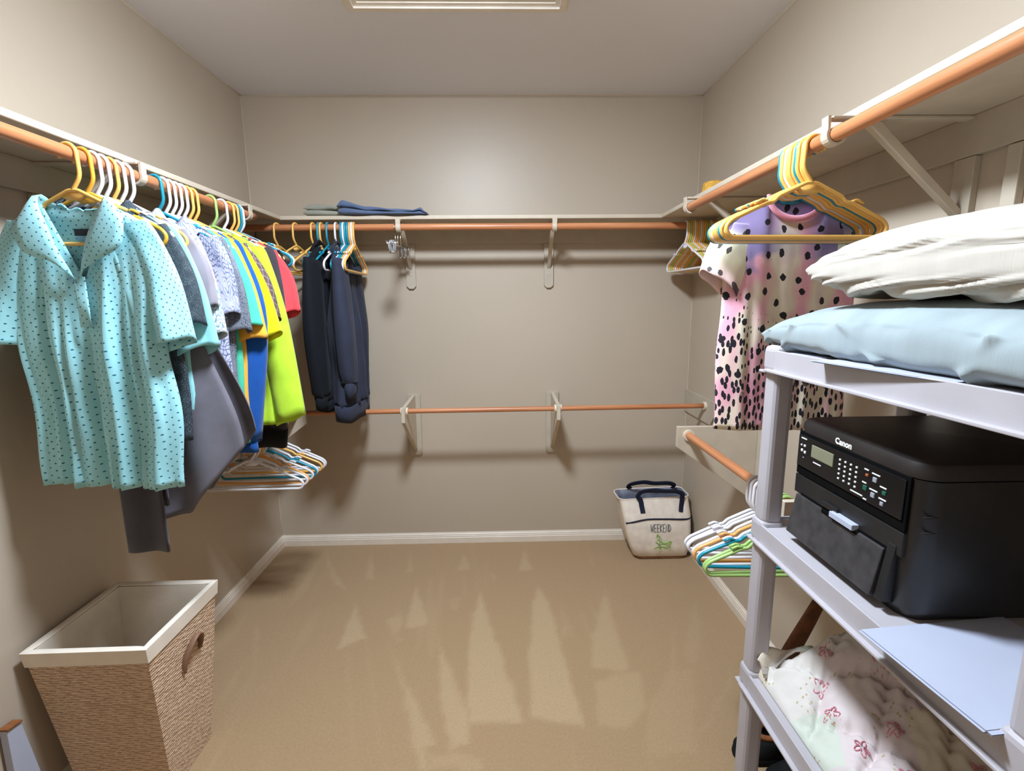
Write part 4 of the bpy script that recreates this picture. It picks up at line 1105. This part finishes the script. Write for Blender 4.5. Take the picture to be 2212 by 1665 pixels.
# ------------------------------------------------------------------ floor items beside the shelving
M_SHOE = m_plain('black_shoe_felt', (20, 22, 24), .9, .2, var=.2, vscale=60, bump=.3); M_SHOEB = m_plain('brown_suede', (128, 84, 52), .9, .2, var=.12, vscale=40, bump=.3)
M_FLEECETAN = m_plain('tan_fleece', (206, 158, 98), .95, .1, var=.15, vscale=150, bump=.5); M_BAGNAVY = m_plain('navy_nylon', (34, 44, 60), .6, .3, var=.15, vscale=20, bump=.2)
def shoe(name, label, c, rz, upper, rim_m, L=.26, W_=.09):
    g = thing(name, label, 'shoe', c, rz)
    n = 24
    def out(f, z, k=1.0):
        r = []
        for i in range(n):
            a = 2*math.pi*i/n; x = math.cos(a); y = math.sin(a)
            wd = W_/2*(1+.12*x-.18*(x > .2)*(0))*f; r.append((x*L/2*f*k, y*wd, z))
        return r
    loft('sole', [out(1.0, 0), out(1.03, .006), out(1.03, .016), out(.99, .02)], M_SHOE, g).matrix_parent_inverse = Matrix()
    for ch in g.children:
        for v in ch.data.vertices: v.co += Vector(c)
    rings = [out(.98, .02), out(1.0, .035), out(.93, .062), out(.80, .078), out(.66, .085), out(.62, .080), out(.60, .035)]
    for j, r in enumerate(rings):
        rings[j] = [(x+(-.018*j if j > 1 else 0)*.6, y, z-(.022*max(0, x/L*2) if j >= 2 else 0)) for x, y, z in r]
    V = [p for r in rings for p in r]
    mesh('upper', V, grid_faces(n, len(rings), True)+[tuple((len(rings)-1)*n+k for k in range(n))], upper, g, smooth=True, world=False)
    V, F = tube([(p[0], p[1], p[2]+.004) for p in rings[4]], .008, 8, closed=True); mesh('collar_trim', V, F, rim_m, g, smooth=True, world=False)
    return g
shoe('slipper', 'black slipper with brown trim toe beyond the shelving post', (.792, 1.275, .002), math.radians(180), M_SHOE, M_SHOEB, .17, .082)
shoe('slipper', 'black slipper with tan fleece collar on the carpet under the quilt', (.870, 1.168, .002), math.radians(180), M_SHOE, M_FLEECETAN, .24, .105)
nb_ = thing('duffel_bag', 'navy nylon bag on the carpet behind the shelving', 'bag', (.955, 1.45, 0))
loft('body', [ringz(.885, 1.025, 1.375, 1.525, .03, .001), ringz(.875, 1.034, 1.365, 1.535, .04, .03), ringz(.875, 1.034, 1.365, 1.535, .045, .10), ringz(.89, 1.02, 1.39, 1.51, .04, .13), ringz(.91, 1.0, 1.415, 1.485, .03, .14)], M_BAGNAVY, nb_)
V, F = tube([(.91, 1.45, .142), (1.0, 1.45, .142)], .004, 6); mesh('zipper', V, F, M_CHROME, nb_)
# curved brown board leaning on the right wall
bd = thing('wooden_board', 'curved brown wooden board leaning behind the quilt by the right wall', 'board', (.93, 1.34, 0))
P = catmull([(.80, 1.340, .0), (.865, 1.340, .22), (.945, 1.335, .42), (1.018, 1.330, .60)], 8)
V, F = tube(P, [1*(.75+.6*math.sin(math.pi*min(1, (i+3)/len(P)))) for i in range(len(P))], 12, flat=((0, 1, 0), .022, .009)); mesh('plank', V, F, M_WOODB, bd, smooth=True)

# ------------------------------------------------------------------ canvas bag
M_CANVAS = m_plain('natural_canvas', (234, 226, 220), .85, .15, var=.05, vscale=25, bump=.35, bscale=700)
M_STRAP = m_plain('navy_webbing', (30, 36, 58), .8, .2, var=.1, bump=.3, bscale=600); M_LINER = m_plain('silver_liner', (120, 128, 150), .35, .5, .3, var=.2)
M_LEAFP = m_plain('green_print', (142, 200, 96), .8, .2, var=.15, vscale=60); M_INKP = m_plain('grey_print', (84, 92, 98), .8, .2, var=0)
bag = thing('tote_bag', 'natural canvas cooler tote printed WEEKEND in the back right corner', 'bag', (.87, 2.50, 0))
def bring(x0, x1, y0, y1, z, sl=0, r=.035, n=8):
    return [(x, y, z+sl*(x-.83)) for x, y in rrect(x0, x1, y0, y1, r, n)]
rings = [bring(.735, 1.00, 2.46, 2.60, .003), bring(.715, 1.018, 2.437, 2.622, .02), bring(.695, 1.024, 2.43, 2.63, .075), bring(.668, 1.028, 2.428, 2.635, .16), bring(.652, 1.026, 2.44, 2.632, .25), bring(.640, 1.022, 2.47, 2.628, .318, 0), bring(.632, 1.022, 2.478, 2.626, .338, .03)]
n = len(rings[0])
V = [p for r in rings for p in r]
inner = [bring(.645, 1.012, 2.486, 2.618, .336, .03), bring(.66, 1.0, 2.49, 2.612, .30), bring(.70, .99, 2.48, 2.60, .05)]
F = grid_faces(n, len(rings), True)+[tuple(range(n))[::-1]]
body = mesh('body', V, F, M_CANVAS, bag, smooth=True)
V = [p for r in [rings[-1]]+inner for p in r]
mesh('lining', V, grid_faces(n, 4, True)+[tuple(3*n+k for k in range(n))], M_LINER, bag, smooth=True)
V, F = tube([tuple(np.array(p)+np.array([0, 0, .001])) for p in rings[-1]], .0035, 6, closed=True); mesh('rim', V, F, M_CANVAS, bag, smooth=True)
# piping line, base seam
def fy(z): return float(np.interp(z, [0, .02, .075, .16, .25, .318, .338], [2.46, 2.437, 2.43, 2.428, 2.44, 2.47, 2.478]))-.002
V, F = tube(catmull([(.665, 2.445, .212), (.70, fy(.222), .222), (.78, fy(.236), .236), (.88, fy(.236), .236), (.99, fy(.234), .234), (1.022, 2.46, .235)], 6), .0042, 6); mesh('piping', V, F, M_STRAP, bag, smooth=True)
V, F = tube(catmull([(1.0265, 2.46, .235), (1.03, 2.455, .15), (1.022, 2.452, .06), (1.008, 2.446, .02)], 6), .0035, 6); mesh('side_piping', V, F, M_STRAP, bag, smooth=True)
V, F = tube([(p[0], p[1], .008) for p in bring(.722, 1.010, 2.444, 2.612, .0)], .004, 6, closed=True); mesh('base_seam', V, F, M_SHOEB, bag, smooth=True)
def strap(name, pts, w=.013):
    V, F = tube(catmull(pts, 7), 1, 8, flat=((0, 1, .25), w, .0025)); return mesh(name, V, F, M_STRAP, bag, smooth=True)
strap('handle', [(.757, fy(.27)-.002, .268), (.752, fy(.30)-.002, .30), (.745, 2.462, .335), (.728, 2.455, .362), (.75, 2.45, .388), (.81, 2.448, .396), (.86, 2.448, .392), (.93, 2.448, .388), (.966, 2.452, .372), (.972, 2.462, .34), (.968, fy(.30)-.002, .30), (.962, fy(.27)-.002, .272)])
strap('handle', [(.745, 2.63, .27), (.735, 2.63, .33), (.715, 2.60, .36), (.73, 2.575, .385), (.79, 2.56, .40), (.85, 2.56, .392), (.93, 2.56, .392), (.968, 2.58, .37), (.975, 2.63, .33), (.97, 2.635, .27)])
# lettering as thin strokes
L_ = {'W': [[(0, 1), (.25, 0), (.5, .8), (.75, 0), (1, 1)]], 'E': [[(1, 1), (0, 1), (0, 0), (1, 0)], [(0, .52), (.8, .52)]], 'K': [[(0, 1), (0, 0)], [(1, 1), (0, .45), (1, 0)]], 'N': [[(0, 0), (0, 1), (1, 0), (1, 1)]], 'D': [[(0, 0), (0, 1), (.7, .8), (1, .5), (.7, .2), (0, 0)]]}
cx_ = .797; hh = .042; parts = []
for ch in 'WEEKEND':
    w = .0155 if ch == 'W' else .0105
    for st_ in L_[ch]:
        parts.append(tube([(cx_+p[0]*w, fy(.172+p[1]*hh)-.0006, .166+p[1]*hh) for p in st_], .0016, 5))
    cx_ += w+.0052
V, F = join(*parts); w_ = mesh('lettering', V, F, M_INKP, bag); w_['label'] = 'grey WEEKEND lettering'; w_['kind'] = 'stuff'
# green lounge-chair sketch under the word
def gp(px, py): return (.83+px*.0022, fy(.15-py*.0022)-.0008, .150-py*.0022)
sk = [[(0, 6), (2, -2), (6, 8), (9, 22), (11, 30)], [(3, 0), (9, 6), (14, 16)], [(1, 12), (8, 14), (14, 20), (24, 26), (34, 24), (37, 18)], [(-5, 36), (4, 32), (14, 32), (26, 32), (36, 30)], [(8, 30), (10, 44), (8, 48)], [(34, 28), (36, 44)], [(12, 24), (30, 20), (36, 16)], [(2, 20), (10, 32), (16, 42)], [(-2, 18), (8, 26)], [(16, 30), (22, 36), (30, 34)]]
parts = [tube(catmull([gp(*p) for p in s_], 4), .0014 if i % 2 else .0020, 5) for i, s_ in enumerate(sk)]
V, F = join(*parts); w_ = mesh('chair_print', V, F, M_LEAFP, bag); w_['label'] = 'green lounge chair sketch'; w_['kind'] = 'stuff'

# ------------------------------------------------------------------ wicker hamper
t = NT('woven_seagrass'); v = t.coord('UV')
w1 = t.n('ShaderNodeTexWave', wave_type='BANDS', bands_direction='Y', inp={'Scale': 40.0, 'Distortion': 3.5, 'Detail': 2.0, 'Detail Scale': 3.0}); t.l(v, w1.inputs['Vector'])
w2 = t.n('ShaderNodeTexWave', wave_type='BANDS', bands_direction='DIAGONAL', inp={'Scale': 42.0, 'Distortion': 5.0, 'Detail': 2.0, 'Detail Scale': 3.0}); t.l(t.coord('UV', (.35, 1, 1)), w2.inputs['Vector'])
f = t.math('ADD', t.math('MULTIPLY', w1.outputs['Fac'], .7), t.math('MULTIPLY', w2.outputs['Fac'], .5))
n5 = t.noise(t.coord('UV', (1, 4, 1)), 22, 4)
t.color(t.mix(n5, t.ramp(f, [(.15, (128, 104, 84)), (.6, (206, 180, 158)), (1.0, (242, 222, 202))]), (210, 184, 162))); t.bump(f, .9, .004); t.rough(.75, .25); M_WEAVE = t.m
M_LIN = m_plain('white_hamper_liner', (226, 222, 216), .8, .2, var=.03, bump=.15); M_HANDLE = m_plain('brown_leather', (128, 98, 80), .55, .4, var=.1)
ham = thing('laundry_hamper', 'square woven seagrass hamper with white fabric liner by the left wall', 'hamper', (-1.10, 1.32, 0))
TOPC = [(-1.268, 1.168), (-.957, 1.172), (-.957, 1.488), (-1.268, 1.486)]; BOTC = [(-1.215, 1.205), (-.974, 1.215), (-.974, 1.397), (-1.215, 1.397)]; HZ = .50
def hring(f, z, inset=0.0):
    P = [np.array(b_)*(1-f)+np.array(a_)*f for a_, b_ in zip(TOPC, BOTC)]; c = sum(P)/4
    P = [p+(c-p)/np.linalg.norm(c-p)*inset*1.414 for p in P]; out = []
    for i in range(4):
        a_, b_ = P[i], P[(i+1) % 4]; 
        for k in range(12): out.append((*(a_+(b_-a_)*k/12), z))
    return out
def htube(name, fz, mat, inset=0.0, solid=.006, cap=False):
    R_ = [hring(f_, f_*HZ+.002, inset) for f_ in fz]; n = 48; V = [p for r in R_ for p in r]; UV = []
    per = 1.15
    for j, r in enumerate(R_):
        for i in range(n): UV.append((i/n*per, fz[j]*HZ))
    F = grid_faces(n, len(R_), True)
    if cap: F.append(tuple(range(n))[::-1])
    return mesh(name, V, F, mat, ham, uv=UV, solid=solid)
htube('woven_body', list(np.linspace(0, .985, 12)), M_WEAVE, 0, .008, True)
htube('liner', list(np.linspace(.03, .99, 12)), M_LIN, .012, .003, True)
htube('liner_cuff', [.915, .94, .975, 1.0], M_LIN, -.006, .004)
V, F = tube([np.array(p)+np.array([0, 0, -.001]) for p in hring(1.0, HZ, .003)], 1, 8, closed=True, flat=((0, 0, 1), .010, .004)); mesh('rim', V, F, M_LIN, ham)
P = catmull([(-.958, 1.297, .322), (-.950, 1.300, .36), (-.940, 1.318, .395), (-.937, 1.345, .412), (-.940, 1.366, .400), (-.950, 1.377, .372), (-.958, 1.378, .345)], 6)
V, F = tube(P, 1, 8, flat=((1, 0, 0), .0035, .0095)); mesh('handle', V, F, M_HANDLE, ham, smooth=True)
for yy, zz in ((1.297, .325), (1.378, .347)): box('handle_rivet', (-.966, -.955), (yy-.006, yy+.006), (zz-.006, zz+.006), M_HANDLE, ham, bev=.002)
# white panel leaning on the left wall behind the hamper
wb = thing('white_panel', 'white wedge-shaped panel with brown top edge against the wall left of the hamper', 'panel', (-1.28, 1.25, 0))
prism('face', [(1.094, .334), (1.130, .328), (1.172, .0015), (1.088, .0015)], 'x', -1.290, -1.270, M_PAPER, wb, bev=.0015)
prism('top_edge', [(1.092, .341), (1.131, .335), (1.131, .329), (1.092, .335)], 'x', -1.292, -1.266, M_SHOEB, wb, bev=.0015)

# ------------------------------------------------------------------ folded clothes on the back shelf
M_JEAN = m_cloth('blue_denim', (86, 104, 140), bump=.4, rough=.9); M_SAGE = m_cloth('sage_chino', (142, 146, 138), bump=.3)
def folded(name, label, prof_top, prof_bot, y0, y1, mat, seed, layers):
    g = thing(name, label, 'trousers', (prof_top[0][0], (y0+y1)/2, SZ))
    xs = np.linspace(prof_top[0][0], prof_top[-1][0], 60)
    zt = np.interp(xs, *zip(*prof_top)); zb = np.interp(xs, *zip(*prof_bot))
    for L in range(layers):
        a0, a1 = L/layers, (L+1)/layers
        nv = 22; V = []; UV = []
        for i, x in enumerate(xs):
            q = i/59; end = min(1, min(q, 1-q)*14)**.5
            lo = zb[i]+(zt[i]-zb[i])*a0; hi = zb[i]+(zt[i]-zb[i])*a1-.0006
            for k in range(nv):
                th = 2*math.pi*k/nv; c, s = math.cos(th), math.sin(th)
                yy = (y0+y1)/2-(y1-y0)/2*np.sign(c)*abs(c)**.35-(.012 if L == 0 else 0)*0
                yy += .006*math.sin(x*30+L*2)+.010*L
                z = (lo+hi)/2+(hi-lo)/2*np.sign(s)*abs(s)**.5*end+.002*math.sin(x*45+k*.6+seed)*(1 if a1 == 1 else .2)
                V.append((x, yy, max(z, zb[i]+.0005))); UV.append((x, yy+z))
        mesh('folded_layer', V, grid_faces(nv, 60, True)+[tuple(range(nv))[::-1], tuple(59*nv+k for k in range(nv))], mat, g, smooth=True, uv=UV)
    return g
folded('folded_trousers', 'sage grey folded trousers at the left of the back shelf', [(-.93, 1.862), (-.90, 1.870), (-.80, 1.868), (-.70, 1.850)], [(-.93, SZ+.001), (-.70, SZ+.001)], 2.42, 2.60, M_SAGE, 1, 2)
folded('folded_jeans', 'blue denim jeans folded over the front edge of the back shelf', [(-.765, 1.866), (-.745, 1.884), (-.70, 1.874), (-.64, 1.856), (-.54, 1.846), (-.45, 1.840), (-.41, 1.838), (-.375, 1.852), (-.36, 1.835), (-.345, 1.826)],
       [(-.765, SZ+.002), (-.345, SZ+.002)], 2.395, 2.60, M_JEAN, 2, 2)
og = thing('sponge', 'small orange and white object on the right shelf near the corner', 'sponge', (.93, 2.20, SZ))
M_OR = m_plain('orange_foam', (226, 174, 84), .9, .1, var=.12, vscale=80, bump=.4)
loft('foam', [ringz(.895, .985, 2.17, 2.24, .02, SZ+.018), ringz(.89, .99, 2.165, 2.245, .03, SZ+.06), ringz(.895, .985, 2.17, 2.24, .025, SZ+.092), ringz(.915, .965, 2.185, 2.225, .02, SZ+.099)], M_OR, og)
box('base', (.88, .99), (2.16, 2.245), (SZ+.0005, SZ+.018), M_PAPER, og, bev=.004)
